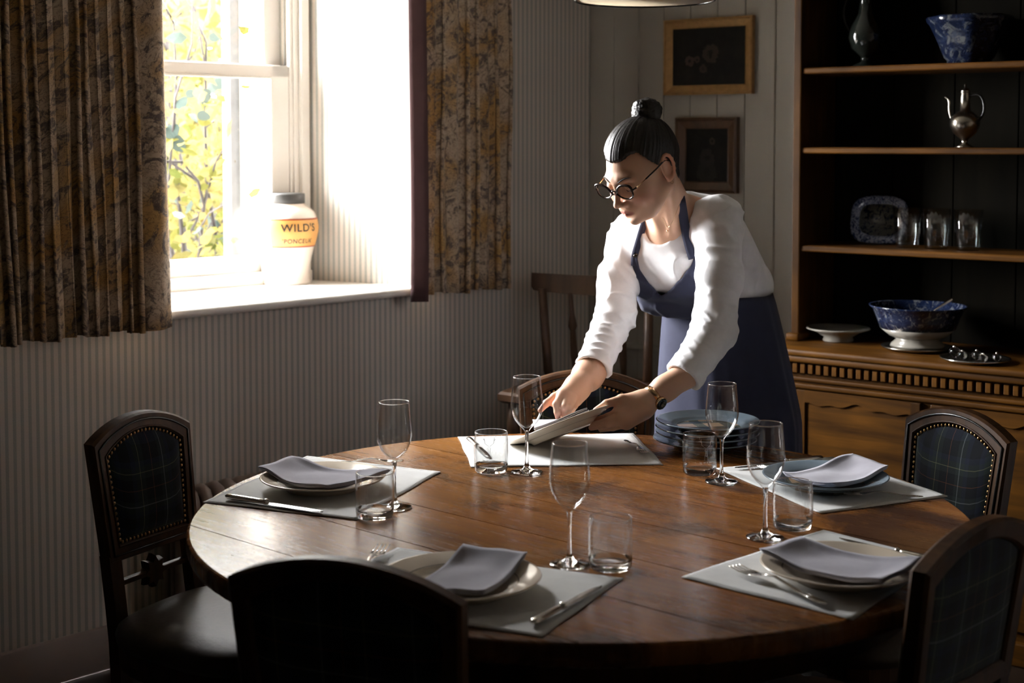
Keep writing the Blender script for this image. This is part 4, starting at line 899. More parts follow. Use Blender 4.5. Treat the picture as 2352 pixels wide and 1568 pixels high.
# ------------------------------------------------------------------ the woman
class Field:
    def __init__(s, lo, hi, h):
        s.lo = np.array(lo, float); s.h = h; s.n = np.ceil((np.array(hi)-s.lo)/h).astype(int)+1
        s.F = np.full(s.n, 1.0, np.float32)
        s.ax = [s.lo[i]+h*np.arange(s.n[i]) for i in range(3)]
    def op(s, fn, lo, hi, k=.01, mode='u'):
        m = k+3*s.h; a = np.maximum(0, np.floor((np.array(lo)-m-s.lo)/s.h).astype(int)); b = np.minimum(s.n, np.ceil((np.array(hi)+m-s.lo)/s.h).astype(int)+1)
        if (b <= a).any(): return
        X, Y, Z = np.meshgrid(s.ax[0][a[0]:b[0]], s.ax[1][a[1]:b[1]], s.ax[2][a[2]:b[2]], indexing='ij')
        d = fn(np.stack([X, Y, Z], -1).astype(np.float32)); sl = tuple(slice(a[i], b[i]) for i in range(3)); A = s.F[sl]
        if mode == 'u': h = np.maximum(k-np.abs(A-d), 0)/k; s.F[sl] = np.minimum(A, d)-h*h*k*.25
        else: d = -d; h = np.maximum(k-np.abs(A-d), 0)/k; s.F[sl] = np.maximum(A, d)+h*h*k*.25
    def cone(s, a, b, ra, rb=None, k=.012, mode='u'):
        a, b = np.array(a, np.float32), np.array(b, np.float32); rb = ra if rb is None else rb; d = b-a; L = float(d.dot(d))+1e-9
        def fn(P):
            t = np.clip(((P-a)@d)/L, 0, 1); return np.linalg.norm(P-a-t[..., None]*d, axis=-1)-(ra+(rb-ra)*t)
        r = max(ra, rb); s.op(fn, np.minimum(a, b)-r, np.maximum(a, b)+r, k, mode)
    def ell(s, c, rad, M=None, k=.015, mode='u'):
        c = np.array(c, np.float32); R = np.array(rad, np.float32); M = np.eye(3, dtype=np.float32) if M is None else np.array(M, np.float32)
        def fn(P):
            q = (P-c)@M.T; k0 = np.linalg.norm(q/R, axis=-1); k1 = np.linalg.norm(q/(R*R), axis=-1)+1e-9; return k0*(k0-1)/k1
        r = float(max(rad)); s.op(fn, c-r, c+r, k, mode)
    def every(s, fn, k=.004, mode='s'): s.op(fn, s.lo, s.lo+s.h*s.n, k, mode)
    def mesh(s):
        F = s.F; S = F < 0; n = s.n
        c = np.zeros(n-1, np.int8)
        for i in (0, 1):
            for j in (0, 1):
                for k in (0, 1): c += S[i:n[0]-1+i, j:n[1]-1+j, k:n[2]-1+k]
        I = np.argwhere((c > 0) & (c < 8)); idx = -np.ones(n-1, np.int64); idx[I[:, 0], I[:, 1], I[:, 2]] = np.arange(len(I))
        pos = np.zeros((len(I), 3)); cnt = np.zeros(len(I))
        co = [(i, j, k) for i in (0, 1) for j in (0, 1) for k in (0, 1)]
        for a in co:
            for ax in range(3):
                if a[ax]: continue
                b = list(a); b[ax] = 1; A, B = np.array(a), np.array(b)
                fa = F[tuple((I+A).T)]; fb = F[tuple((I+B).T)]; m = (fa < 0) != (fb < 0); t = np.where(m, fa/(fa-fb+1e-12), 0)
                pos += m[:, None]*(A+t[:, None]*(B-A)); cnt += m
        pos = s.lo+s.h*(I+pos/cnt[:, None]); Q = []
        for ax in range(3):
            u, v = (ax+1) % 3, (ax+2) % 3
            s0 = [slice(1, n[i]-1) for i in range(3)]; s1 = list(s0); s0[ax] = slice(0, n[ax]-1); s1[ax] = slice(1, n[ax])
            A, B = S[tuple(s0)], S[tuple(s1)]; J = np.argwhere(A != B); 
            if not len(J): continue
            off = np.array([1, 1, 1]); off[ax] = 0; J2 = J+off; ins = A[tuple(J.T)]
            def cell(du, dv): K = J2.copy(); K[:, u] += du; K[:, v] += dv; return idx[tuple(K.T)]
            q = np.stack([cell(-1, -1), cell(0, -1), cell(0, 0), cell(-1, 0)], 1); q = np.where(ins[:, None], q, q[:, ::-1]); Q.append(q)
        Q = np.concatenate(Q); Q = Q[(Q >= 0).all(1)]; return pos, Q
def hsh(i, j, k): x = np.sin(i*127.1+j*311.7+k*74.7)*43758.5453; return x-np.floor(x)
def vnoise(P):
    i = np.floor(P); f = P-i; f = f*f*(3-2*f); r = 0
    for a in (0, 1):
        for b in (0, 1):
            for c in (0, 1):
                wt = (f[:, 0] if a else 1-f[:, 0])*(f[:, 1] if b else 1-f[:, 1])*(f[:, 2] if c else 1-f[:, 2]); r = r+wt*hsh(i[:, 0]+a, i[:, 1]+b, i[:, 2]+c)
    return r
def vnormals(V, Q):
    e1 = V[Q[:, 2]]-V[Q[:, 0]]; e2 = V[Q[:, 3]]-V[Q[:, 1]]; fn = np.cross(e1, e2); N = np.zeros_like(V)
    for k in range(4): np.add.at(N, Q[:, k], fn)
    return N/(np.linalg.norm(N, axis=1)[:, None]+1e-12)
def unit(v): v = np.array(v, float); return v/np.linalg.norm(v)
fx, fy = -math.sin(math.radians(50)), -math.cos(math.radians(50)); cp_, sp_ = math.cos(math.radians(30)), math.sin(math.radians(30))
HF = np.array([fx*cp_, fy*cp_, -sp_]); HU = np.array([fx*sp_, fy*sp_, cp_]); HR = np.cross(HF, HU); HO = pt(1474, 388, 3.60); HS = 1.045
HM = np.stack([HR, HF, HU])           # rows: head axes (her right, forward, up)
def h2w(q): return HO+HS*np.asarray(q)@HM
def w2h(P): return (np.asarray(P)-HO)@HM.T/HS
TUv = unit(pt(1565, 500, 3.82)-pt(1660, 850, 4.02)); TLv = unit(np.array([.75, -.66, 0])-TUv*np.dot([.75, -.66, 0], TUv)); TFv = np.cross(TUv, -TLv); TM = np.stack([-TLv, TFv, TUv])
chest = pt(1558, 585, 3.86)
def torso(f, e, head=False):
    T = (lambda p: w2h(p)) if head else (lambda p: np.array(p)); M = TM@HM.T if head else TM
    f.ell(T(chest), (.142+e, .098+e, .155+e), M, .04)
    for s_ in (-1, 1): f.ell(T(chest+TLv*s_*.066+TFv*.062+TUv*-.01), (.055+e, .048+e, .055+e), M, .05)
    f.cone(T(pt(1450, 545, 3.93)), T(pt(1555, 515, 3.83)), .046+e, .05+e, .05); f.cone(T(pt(1555, 515, 3.83)), T(pt(1650, 505, 3.72)), .05+e, .046+e, .05)
    if not head:
        f.ell(pt(1618, 700, 3.95), (.122+e, .095+e, .14+e), TM, .06); f.ell(pt(1655, 800, 3.99), (.155+e, .115+e, .13+e), TM, .06)
# --- head, neck and upper chest
hd = Field((-.20, -.24, -.36), (.20, .145, .135), .0021)
hd.ell((0, -.016, .034), (.071, .090, .080), k=.02)
hd.ell((0, .030, -.012), (.061, .062, .078), k=.03)
hd.ell((0, .040, -.066), (.045, .046, .036), k=.025); hd.ell((0, .079, -.094), (.016, .013, .013), k=.02)
for s_ in (-1, 1):
    hd.ell((s_*.036, .060, -.034), (.021, .022, .022), k=.025); hd.cone((s_*.010, .084, .020), (s_*.036, .074, .020), .0105, .009, .014)
    hd.cone((s_*.052, -.002, -.045), (s_*.026, .050, -.082), .018, .017, .03)
    hd.ell((s_*.031, .094, .001), (.015, .013, .010), k=.012, mode='s')
    hd.ell((s_*.031, .0755, .000), (.0150, .0145, .0145), k=.005); hd.ell((s_*.031, .0925, -.0065), (.0115, .0060, .0026), k=.002, mode='s')
hd.cone((0, .090, .010), (0, .1105, -.030), .0065, .0080, .010); hd.ell((0, .1120, -.033), (.0088, .0095, .0078), k=.006)
for s_ in (-1, 1): hd.ell((s_*.0105, .1010, -.0375), (.0065, .0085, .0058), k=.006); hd.ell((s_*.0058, .1075, -.0440), (.0030, .0050, .0024), k=.002, mode='s')
hd.ell((0, .082, -.060), (.024, .016, .018), k=.02)
for s_ in (-1, 1):
    hd.cone((0, .0965, -.0605), (s_*.011, .0930, -.0622), .0036, .0028, .004); hd.cone((s_*.011, .0930, -.0622), (s_*.019, .088, -.0655), .0028, .0016, .004)
    hd.cone((0, .0950, -.0695), (s_*.010, .0920, -.0690), .0044, .0034, .005); hd.cone((s_*.010, .0920, -.0690), (s_*.018, .088, -.0665), .0034, .0018, .005)
hd.cone((-.018, .0975, -.0655), (.018, .0975, -.0655), .0012, .0012, .003, 's')
hd.ell((0, .094, -.081), (.016, .006, .004), k=.010, mode='s')
for s_ in (-1, 1):
    ring = [(s_*(.0745+.008*(1-math.cos(a))/2+.004), -.010-.0155*math.sin(a-PI/2)*-1*.0-.0155*(-math.cos(a)) if False else -.010-.015*math.cos(a+PI) *-1, .002+.0285*math.sin(a)) for a in [2*PI*i/14 for i in range(14)]]
    ring = []
    for i in range(14):
        a = 2*PI*i/14; back = (1-math.cos(a))/2     # a=0 front edge, a=pi back edge
        ring.append((s_*(.073+.013*back), .004-.028*back-.004*math.sin(a), .003+.0285*math.sin(a)))
    hd.ell((s_*.0745, -.010, .002), (.0065, .014, .024), k=.006)
    for i in range(1, 14): hd.cone(ring[i-1], ring[i], .0036, .0036, .004)
    hd.ell((s_*.0765, -.004, -.0265), (.0048, .0080, .0085), k=.006)
    hd.ell((s_*.0845, -.0085, .000), (.0065, .0075, .0110), k=.004, mode='s'); hd.ell((s_*.074, .0035, -.003), (.004, .004, .006), k=.004)
nb = w2h(pt(1557, 512, 3.82))
hd.cone((0, -.030, -.035), nb, .050, .054, .03)
for s_ in (-1, 1): hd.cone((s_*.045, -.018, -.050), w2h(pt(1536, 545, 3.765)+TLv*s_*-.012), .010, .008, .018)
hd.cone(nb, w2h(pt(1650, 500, 3.74)), .045, .03, .05); hd.cone(nb, w2h(pt(1462, 535, 3.92)), .045, .03, .05)
torso(hd, -.004, True)
for s_ in (-1, 1): hd.cone(w2h(pt(1537, 540, 3.757)+TLv*s_*.012), w2h(pt(1550, 512, 3.79)+TLv*s_*.10), .007, .006, .014)
hV, hQ = hd.mesh()
def lerp3(a, b, t): return a*(1-t[:, None])+b*t[:, None]
base = np.array([.66, .41, .275]); colr = np.tile(base, (len(hV), 1))
x_, y_, z_ = hV.T
lip = np.clip(1.25-np.sqrt((x_/.020)**2+((z_+.0655)/.0080)**2), 0, .3)/.3*(y_ > .080); colr = lerp3(colr, np.array([.46, .19, .15]), np.clip(lip, 0, 1))
blush = np.exp(-(((np.abs(x_)-.046)/.02)**2+((z_+.036)/.02)**2))*(y_ > 0); colr = lerp3(colr, np.array([.60, .26, .21]), blush*.5)
ear = np.clip((np.abs(x_)-.074)/.006, 0, 1)*(y_ > -.05)*(z_ > -.04); colr = lerp3(colr, np.array([.62, .29, .19]), ear*.6)
headW = h2w(hV)
# --- forearms and hands
def hand(lo, hi, cones, ells=(), h=.0016):
    f = Field(lo, hi, h)
    for a, b, ra, rb, k in cones: f.cone(pt(*a), pt(*b), ra, rb, k)
    return f.mesh()
LH = [((1590, 850, 3.50), (1526, 893, 3.475), .037, .029, .02), ((1526, 893, 3.475), (1484, 924, 3.455), .029, .0245, .02), ((1490, 915, 3.475), (1470, 935, 3.45), .020, .022, .02),
      ((1480, 925, 3.455), (1424, 942, 3.435), .0225, .0150, .02), ((1478, 928, 3.45), (1430, 953, 3.42), .0225, .0160, .02), ((1476, 936, 3.45), (1434, 965, 3.42), .0200, .0150, .02), ((1474, 944, 3.455), (1440, 973, 3.43), .017, .0135, .02),
      # thumb over the rim
      ((1468, 915, 3.455), (1428, 917, 3.44), .0155, .0125, .018), ((1428, 917, 3.44), (1393, 927, 3.43), .0115, .0100, .006), ((1393, 927, 3.43), (1369, 942, 3.425), .0098, .0075, .004),
      # four fingers under the plate
      ((1424, 944, 3.435), (1396, 957, 3.43), .0105, .0090, .007), ((1396, 957, 3.43), (1366, 966, 3.45), .0088, .0072, .004), 
      ((1430, 953, 3.42), (1396, 966, 3.41), .0105, .0092, .004), ((1396, 966, 3.41), (1362, 975, 3.43), .0090, .0072, .003),
      ((1434, 965, 3.42), (1394, 975, 3.405), .0102, .0088, .004), ((1394, 975, 3.405), (1358, 982, 3.425), .0086, .0068, .003),
      ((1440, 973, 3.43), (1408, 982, 3.42), .0090, .0078, .004), ((1408, 982, 3.42), (1380, 986, 3.435), .0076, .0062, .003)]
RH = [((1370, 835, 3.68), (1350, 862, 3.65), .040, .038, .02), ((1350, 862, 3.65), (1326, 888, 3.60), .037, .0285, .02), ((1326, 888, 3.60), (1296, 908, 3.555), .0265, .019, .02), ((1326, 890, 3.60), (1308, 916, 3.56), .0265, .020, .02), ((1328, 894, 3.60), (1320, 918, 3.575), .022, .016, .02),
      # index finger pressing the napkin
      ((1292, 908, 3.55), (1278, 928, 3.53), .0125, .0098, .010), ((1278, 928, 3.53), (1280, 946, 3.525), .0095, .0085, .004), ((1280, 946, 3.525), (1281.5, 959, 3.53), .0084, .0066, .003),
      # middle, ring and little finger curled
      ((1303, 912, 3.545), (1297, 934, 3.52), .0125, .0100, .006), ((1297, 934, 3.52), (1293, 950, 3.54), .0096, .0084, .003), ((1293, 950, 3.54), (1289, 955, 3.56), .0080, .0070, .003),
      ((1313, 914, 3.55), (1309, 934, 3.525), .0122, .0098, .004), ((1309, 934, 3.525), (1304, 948, 3.545), .0094, .0082, .003), ((1304, 948, 3.545), (1298, 952, 3.565), .0078, .0068, .003),
      ((1322, 914, 3.57), (1320, 931, 3.55), .0108, .0088, .004), ((1320, 931, 3.55), (1314, 942, 3.565), .0084, .0072, .003),
      # thumb, apart from the fingers on the left
      ((1300, 900, 3.60), (1274, 912, 3.585), .0150, .0115, .014), ((1274, 912, 3.585), (1255, 926, 3.57), .0108, .0094, .005), ((1255, 926, 3.57), (1241, 942, 3.56), .0090, .0066, .004), ((1268, 922, 3.60), (1290, 930, 3.575), .012, .012, .012)]
def bounds(C, m=.05):
    P = np.array([pt(*c[0]) for c in C]+[pt(*c[1]) for c in C]); return P.min(0)-m, P.max(0)+m
LV, LQ = hand(*bounds(LH), LH); RV, RQ = hand(*bounds(RH), RH)
def handcol(V, tips):
    c = np.tile(base, (len(V), 1))
    for t in tips: d = np.linalg.norm(V-pt(*t), axis=1); c = lerp3(c, np.array([.66, .28, .20]), .6*np.exp(-(d/.016)**2))
    return c
# hidden body: trunk, upper arms and legs complete the figure
bd = Field((.05, 3.3, .0), (.95, 4.35, 1.35), .010); torso(bd, -.012)
SR, ER, WR = pt(1452, 545, 3.92), pt(1412, 727, 3.78), pt(1362, 845, 3.66)
SLv, EL, WLv = pt(1650, 512, 3.71), pt(1640, 760, 3.57), pt(1572, 862, 3.495)
for a, b, r0, r1 in ((SR, ER, .042, .036), (ER, WR, .038, .032), (SLv, EL, .042, .036), (EL, WLv, .038, .030)): bd.cone(a, b, r0, r1, .02)
cw = pt(1650, 690, 3.98)[:2]; cb_ = pt(1669, 1000, 3.98)[:2]
for s_ in (-1, 1):
    hp = np.array([*(cb_+TLv[:2]*s_*.08), .90]); kn_ = np.array([*(cb_+TLv[:2]*s_*.085+TFv[:2]*.02), .48]); an = np.array([*(cb_+TLv[:2]*s_*.09), .09])
    bd.cone(hp, kn_, .068, .046, .03); bd.cone(kn_, an, .044, .034, .02); bd.cone(an, an+np.array([*(TFv[:2]*.12), -.045]), .034, .028, .02)
bV, bQ = bd.mesh()
woman = thing('person', 'woman with a dark bun, glasses, white blouse and navy apron leaning over the table', 'person', (cb_[0], cb_[1], 0))
Ws = np.array([cb_[0], cb_[1], 0])
allV = np.concatenate([headW, LV, RV, bV]); allQ = np.concatenate([hQ, LQ+len(hV), RQ+len(hV)+len(LV), bQ+len(hV)+len(LV)+len(RV)])
cols = np.concatenate([colr, handcol(LV, [(1362, 966, 3.45), (1369, 942, 3.42), (1390, 960, 3.43)]), handcol(RV, [(1281, 955, 3.53), (1262, 930, 3.58), (1300, 945, 3.54), (1245, 938, 3.56), (1270, 935, 3.58)]), np.tile(base, (len(bV), 1))])
def big(name, V, Q, mat, parent, col=None):
    V = V-Ws; me = bpy.data.meshes.new(name); me.vertices.add(len(V)); me.vertices.foreach_set('co', V.astype(np.float32).ravel())
    me.loops.add(Q.size); me.loops.foreach_set('vertex_index', Q.astype(np.int32).ravel()); me.polygons.add(len(Q))
    me.polygons.foreach_set('loop_start', (np.arange(len(Q))*4).astype(np.int32)); me.update(calc_edges=True); me.validate()
    me.polygons.foreach_set('use_smooth', [True]*len(me.polygons)); me.materials.append(mat)
    if col is not None:
        a = me.color_attributes.new('Col', 'FLOAT_COLOR', 'POINT'); a.data.foreach_set('color', np.concatenate([col, np.ones((len(col), 1))], 1).astype(np.float32).ravel())
    o = bpy.data.objects.new(name, me); COL.objects.link(o); o.parent = parent; return o
def kid(name, vf, mat, parent=None, smooth=True): v, f = vf; return obj(name, ([np.asarray(p, float)-Ws for p in v], f), mat, parent or woman, smooth)
def soften(V, Q, it=2):
    for _ in range(it):
        A = np.zeros_like(V); c = np.zeros(len(V))
        for k in range(4):
            a, b = Q[:, k], Q[:, (k+1) % 4]; np.add.at(A, a, V[b]); np.add.at(c, a, 1)
        V = V*.5+.5*A/np.maximum(c, 1)[:, None]
    return V
big('body', allV, allQ, MT['skin'], woman, cols)
# --- hair
hr = NT('dark_brown_hair'); hv = hr.coord('UV'); hr.color(hr.ramp(hr.noise(hv, 1.0, 3), [(.35, (.007, .005, .004)), (.7, (.020, .014, .011))])).set(Roughness=.46); hr.b.inputs['Specular IOR Level'].default_value = .35
MT['hair'] = hr.m
bun_h = np.array([0, -.083, .112]); bd_ = unit(bun_h-np.array([0, -.015, .03]))
hf = Field((-.10, -.15, -.10), (.10, .11, .14), .0022)
hf.ell((0, -.015, .036), (.0790, .0990, .0870), k=.01); hf.cone((0, -.075, .0), (0, -.070, -.055), .040, .030, .03)
def facecut(P):
    x, y, z = P[..., 0], P[..., 1], P[..., 2]; ax = np.abs(x)
    hl = (y-.006-.10*ax*(ax < .03)-.004)*.70-(z-.006)*.71+.018*np.exp(-((ax-.052)/.02)**2)-.006*np.cos(ax*60)
    return -hl
hf.every(facecut, .004, 's')
for s_ in (-1, 1): hf.ell((s_*.082, -.010, .000), (.016, .024, .034), k=.004, mode='s')
V, Q = hf.mesh(); c0 = np.array([0, -.018, .036]); D = V-c0; ax_ = D@bd_; e1 = unit(np.cross(bd_, [1, 0, 0])); e2 = np.cross(bd_, e1); phi = np.arctan2(D@e1, D@e2)
N = vnormals(V, Q); st = vnoise(np.stack([phi*40, ax_*9+5, phi*0+2], 1))+.6*vnoise(np.stack([phi*110, ax_*12, phi*0], 1)); V = V+N*((st-.8)*.0022)[:, None]
o = big('hair', h2w(V), Q, MT['hair'], woman); l = o.data.uv_layers.new(name='UVMap'); li = np.zeros(len(o.data.loops), dtype=np.int32); o.data.loops.foreach_get('vertex_index', li); l.data.foreach_set('uv', np.stack([phi*9, ax_*8], 1)[li].astype(np.float32).ravel())
bf = Field(bun_h-.055, bun_h+.055, .0018); bf.ell(bun_h, (.030, .030, .030), k=.01)
r = random.Random(4)
for q in range(7):
    a0 = r.uniform(0, 6); tilt = unit([r.gauss(0, .5), r.gauss(0, .5), 1]) if q else bd_; u1 = unit(np.cross(tilt, [1, .2, 0])); u2 = np.cross(tilt, u1); pr = None
    for i in range(15):
        a = a0+i*.38; p = bun_h+(u1*math.cos(a)+u2*math.sin(a))*(.026+.003*math.sin(q))+tilt*(.022*(q/6-.5)+.004*math.sin(i*.6))
        if pr is not None: bf.cone(pr, p, .0075, .0075, .003)
        pr = p
bf.cone(bun_h-bd_*.035, bun_h, .030, .028, .01)
V, Q = bf.mesh(); N = vnormals(V, Q); V = V+N*((vnoise(V*330)-.5)*.0022)[:, None]; big('hair_bun', h2w(V), Q, MT['hair'], woman)
# --- face details
for s_ in (-1, 1):
    kid('eyeball', sphere(h2w((s_*.031, .0755, -.0005)), .0138, 16, 12), plain('eye_white', (.30, .24, .20), .2))
    kid('eyelashes', tube([h2w((s_*.031+s_*(q-.5)*.026, .0895-.016*(q-.5)**2*1.6, -.0075+.004*(2*q-1)**2)) for q in [i/8 for i in range(9)]], .0010, 5), MT['black'])
    kid('eyebrow', tube([h2w((s_*(.012+.034*q), .0955-.016*q**1.5, .018+.008*math.sin(q*2.2))) for q in [i/8 for i in range(9)]], [.0007, .0013, .0015, .0015, .0014, .0013, .001, .0008, .0004], 6), MT['rubber'])
    kid('earring', tube([h2w((s_*.079, -.004+.004*math.sin(a), -.037+.004*math.cos(a))) for a in [2*PI*i/12 for i in range(12)]], .0008, 5, True), MT['gold'])
gl = thing('glasses', None, None); gl.parent = woman
def rimpts(s_):
    out = []
    for i in range(28):
        a = 2*PI*i/28; c, s = math.cos(a), math.sin(a)
        x = .0335+.0265*c; z = .000+.0180*s*(1+.10*c)+(.008*c*abs(c) if s > -.2 else -.001*c)
        out.append(h2w((s_*x, .1065-.10*max(0, abs(x)-.02)**1.15, z)))
    return out
for s_ in (-1, 1):
    rp = rimpts(s_); kid('rim', tube(rp, [.0034 if i < 15 else .0022 for i in range(28)], 8, True), MT['frame'], gl)
    c = sum(rp)/len(rp); kid('lens', loft([[c+(p-c)*.96 for p in rp], [c+(p-c)*.96+HF*.0009 for p in rp]]), MT['pane'], gl, False)
    hp = h2w((s_*.060, .1035, .004)); kid('hinge', tube([h2w((s_*.056, .1035, .003)), hp, h2w((s_*.066, .092, .006))], .0022, 8), MT['frame'], gl)
    kid('temple_front', tube([h2w((s_*.066, .094, .006)), h2w((s_*.0705, .060, .010))], .0012, 6), MT['gold'], gl)
    kid('temple', tube([h2w((s_*.0705, .060, .010)), h2w((s_*.0765, .02, .016)), h2w((s_*.0775, -.006, .020)), h2w((s_*.078, -.03, .008))], .0021, 8), MT['frame'], gl)
kid('bridge', tube([h2w((-.009, .1075, .001)), h2w((0, .109, .004)), h2w((.009, .1075, .001))], .0019, 8), MT['frame'], gl)
# --- blouse
sh = Field((.12, 3.38, .88), (.90, 4.22, 1.42), .0036)
def blouse_torso(f, e=0):
    torso(f, .010+e)
    f.cone(pt(1668, 535, 3.86), pt(1712, 645, 4.00), .058+e, .070+e, .05); f.cone(pt(1600, 650, 3.98), pt(1726, 668, 4.01), .05+e, .055+e, .04)
    f.cone(pt(1585, 478, 3.88), pt(1640, 490, 3.86), .045+e, .045+e, .04); f.cone(pt(1500, 690, 3.90), pt(1560, 680, 3.88), .03+e, .05+e, .03)
blouse_torso(sh)
sh.every(lambda P: P[..., 2]-1.035-.02*(P[..., 0]-.5)-.006*np.sin(P[..., 0]*60), .012, 's')
for a, b, r0, r1, k in ((SR, pt(1420, 640, 3.85), .060, .053, .03), (pt(1420, 640, 3.85), ER, .053, .050, .02), (ER, WR, .052, .045, .02), (WR, WR+unit(WR-ER)*.05, .045, .043, .01),
                        (SLv, pt(1652, 640, 3.62), .062, .056, .03), (pt(1652, 640, 3.62), EL, .056, .053, .02), (EL, WLv, .053, .044, .02), (WLv, WLv+unit(WLv-EL)*.05, .044, .042, .01)): sh.cone(a, b, r0, r1, k)
dR, dL = unit(WR-ER), unit(WLv-EL); cR, cL = WR+dR*.002, WLv+dL*.008
def half(c, d, rad): return lambda P: np.maximum(-((P-c.astype(np.float32))@d.astype(np.float32)), np.linalg.norm(P-c.astype(np.float32), axis=-1)-rad)
for c, d in ((cR, dR), (cL, dL)):
    sh.op(half(c, d, .13), c-.13, c+.13, .0015, 's'); sh.cone(c-d*.05, c+d*.03, .036, .0395, .002, 's')
nk0, nk1 = pt(1556, 512, 3.83), w2h([0, 0, 0]); nk1 = h2w((0, -.01, -.03))
ndr = unit(nk1-nk0+TFv*.035); sh.cone(nk0-ndr*.01, nk0+ndr*.16, .056, .085, .004, 's'); sh.cone(nk0+TFv*.05+TUv*.010, nk0+TFv*.12+TUv*.07, .036, .06, .004, 's'); sh.cone(pt(1585, 458, 3.80), pt(1600, 445, 3.76), .028, .03, .004, 's')
pass
V, Q = sh.mesh(); V = soften(V, Q, 1)
def wrinkle(V, Q, scale=1.0):
    N = vnormals(V, Q); out = np.zeros(len(V)); wsum = np.zeros(len(V))+1e-6
    segs = [(SR, ER, .034), (ER, WR, .024), (SLv, EL, .034), (EL, WLv, .023), (pt(1560, 520, 3.84), pt(1650, 780, 3.98), .06)]
    for i, (a, b, wl) in enumerate(segs):
        d = unit(b-a); t = np.clip((V-a)@d, 0, np.linalg.norm(b-a)); D = V-a-t[:, None]*d; rr = np.linalg.norm(D, axis=1)
        wt = np.exp(-(np.maximum(0, rr-(.06 if i < 4 else .10))/.02)**2)*(1 if i < 4 else .5)
        u = unit(np.cross(d, [.3, .2, 1])); v = np.cross(d, u); s = (V-a)@d
        if i < 4: q = np.stack([s/wl+(D@u)*16*math.cos(i*2.2)+(D@v)*13+.9*vnoise(V*14+i*3), (D@u)*17, (D@v)*17+i*7], 1)
        else: q = np.stack([(D@u)/.045, (D@v)/.045, s/.16+i], 1)
        n = vnoise(q); rg = 1-np.abs(2*n-1); A = (.0085 if i < 4 else .0070)*(.15+1.0*vnoise(V*17+i))
        if i < 4: A = A*(1+.9*np.exp(-((s-np.linalg.norm(b-a)*(1 if i in (0, 2) else 0))/.07)**2))
        out += wt*A*(rg**2.4-.33); wsum += wt
    return V+N*(scale*out/wsum)[:, None]
V = wrinkle(V, Q); V = soften(V, Q, 1)
blV, blQ = V, Q; blouse = big('blouse', V, Q, MT['shirt'], woman); bvh = BVHTree.FromPolygons([Vector(p) for p in V], [tuple(int(i) for i in q) for q in Q])
# neckline band
def onto(px, py, off=.003, tree=bvh, dflt=3.8):
    r = ray(px, py); h = tree.ray_cast(Vector(C0+r*3.0), Vector(unit(r)), 3.0)
    return (np.array(h[0])-unit(r)*off) if h[0] is not None else pt(px, py, dflt)
# --- apron: bib shell on the front of the blouse, skirt, straps
POLY = np.array([(1451, 582), (1463, 588), (1470, 618), (1492, 652), (1510, 669), (1524, 674), (1540, 665), (1562, 642), (1584, 612), (1594, 590), (1606, 590), (1612, 640), (1640, 700), (1730, 745), (1790, 800), (1800, 880), (1500, 880), (1512, 800), (1512, 745), (1500, 728), (1480, 716), (1466, 692), (1455, 650), (1450, 612)], float)
def polysd(px, py):
    d = np.full(px.shape, 1e9); ins = np.zeros(px.shape, bool); n = len(POLY)
    for i in range(n):
        a, b = POLY[i], POLY[(i+1) % n]; e = b-a; wx, wy = px-a[0], py-a[1]; t = np.clip((wx*e[0]+wy*e[1])/(e@e), 0, 1)
        d = np.minimum(d, (wx-t*e[0])**2+(wy-t*e[1])**2); c = ((a[1] > py) != (b[1] > py)) & (px < (b[0]-a[0])*(py-a[1])/(b[1]-a[1]+1e-12)+a[0]); ins ^= c
    return np.sqrt(d)*np.where(ins, -1, 1)*.00115
ap = Field((.22, 3.55, .92), (.80, 4.2, 1.32), .0036); blouse_torso(ap, .007)
F0 = ap.F.copy(); inner = -(F0+.012)
G = np.stack(np.meshgrid(*ap.ax, indexing='ij'), -1); sd = polysd(*projv(G)); fr_ = -((G-chest)@TFv+.03-.4*np.maximum(0, 1.12-G[..., 2]))
ap.F = np.maximum(np.maximum(F0, inner), np.maximum(np.maximum(sd, fr_), 1.015-G[..., 2])).astype(np.float32); del G, sd, fr_, F0, inner
V, Q = ap.mesh(); V = soften(V, Q, 2); V = wrinkle(V, Q, .8)
# cowl: the neckline edge of the bib falls forward a little
N = TFv; px_, py_ = projv(V); cw_ = np.exp(-(((px_-1524)/42)**2+((py_-692)/22)**2)); V = V+(N*.010)*cw_[:, None]+np.outer(cw_*.004*np.sin((py_-670)/5), N)
apron = thing('apron', None, None); apron.parent = woman; big('bib', V, Q, MT['apron'], apron)
rows = []
ph = 26; ns = 160
for j in range(ph+1):
    t = j/ph; z = 1.070-.72*t; c = cw+(cb_-cw)*min(1, t*2.2)
    a = .150+.055*min(1, t*2)**.8+.015*t; b = .142+.022*min(1, t*2.2)+.02*t; row = []
    for i in range(ns):
        u = 2*PI*i/ns; k = 1+(.010+.035*t)*math.sin(u*7+1.3*math.sin(u*2)+t)*(.5+.5*math.sin(u*3+1))+.008*math.sin(u*17+2*math.sin(5*u))*(.3+t)
        p = c+TLv[:2]/np.linalg.norm(TLv[:2])*a*k*math.cos(u)+TFv[:2]/np.linalg.norm(TFv[:2])*b*k*math.sin(u); row.append((p[0], p[1], z))
    rows.append(row)
o = kid('skirt', loft(rows, caps=False), MT['apron'], apron); o.modifiers.new('t', 'SOLIDIFY').thickness = .003
def ribbon(pts, wd, th=.0016, side=None):
    secs = []; m = len(pts)
    for i, p in enumerate(pts):
        t = unit(pts[min(i+1, m-1)]-pts[max(i-1, 0)]); v = unit(C0-p) if side is None else side; s = unit(np.cross(t, v)); n = np.cross(s, t)
        secs.append([p+s*wd/2+n*th/2, p-s*wd/2+n*th/2, p-s*wd/2-n*th/2, p+s*wd/2-n*th/2])
    return loft(secs)
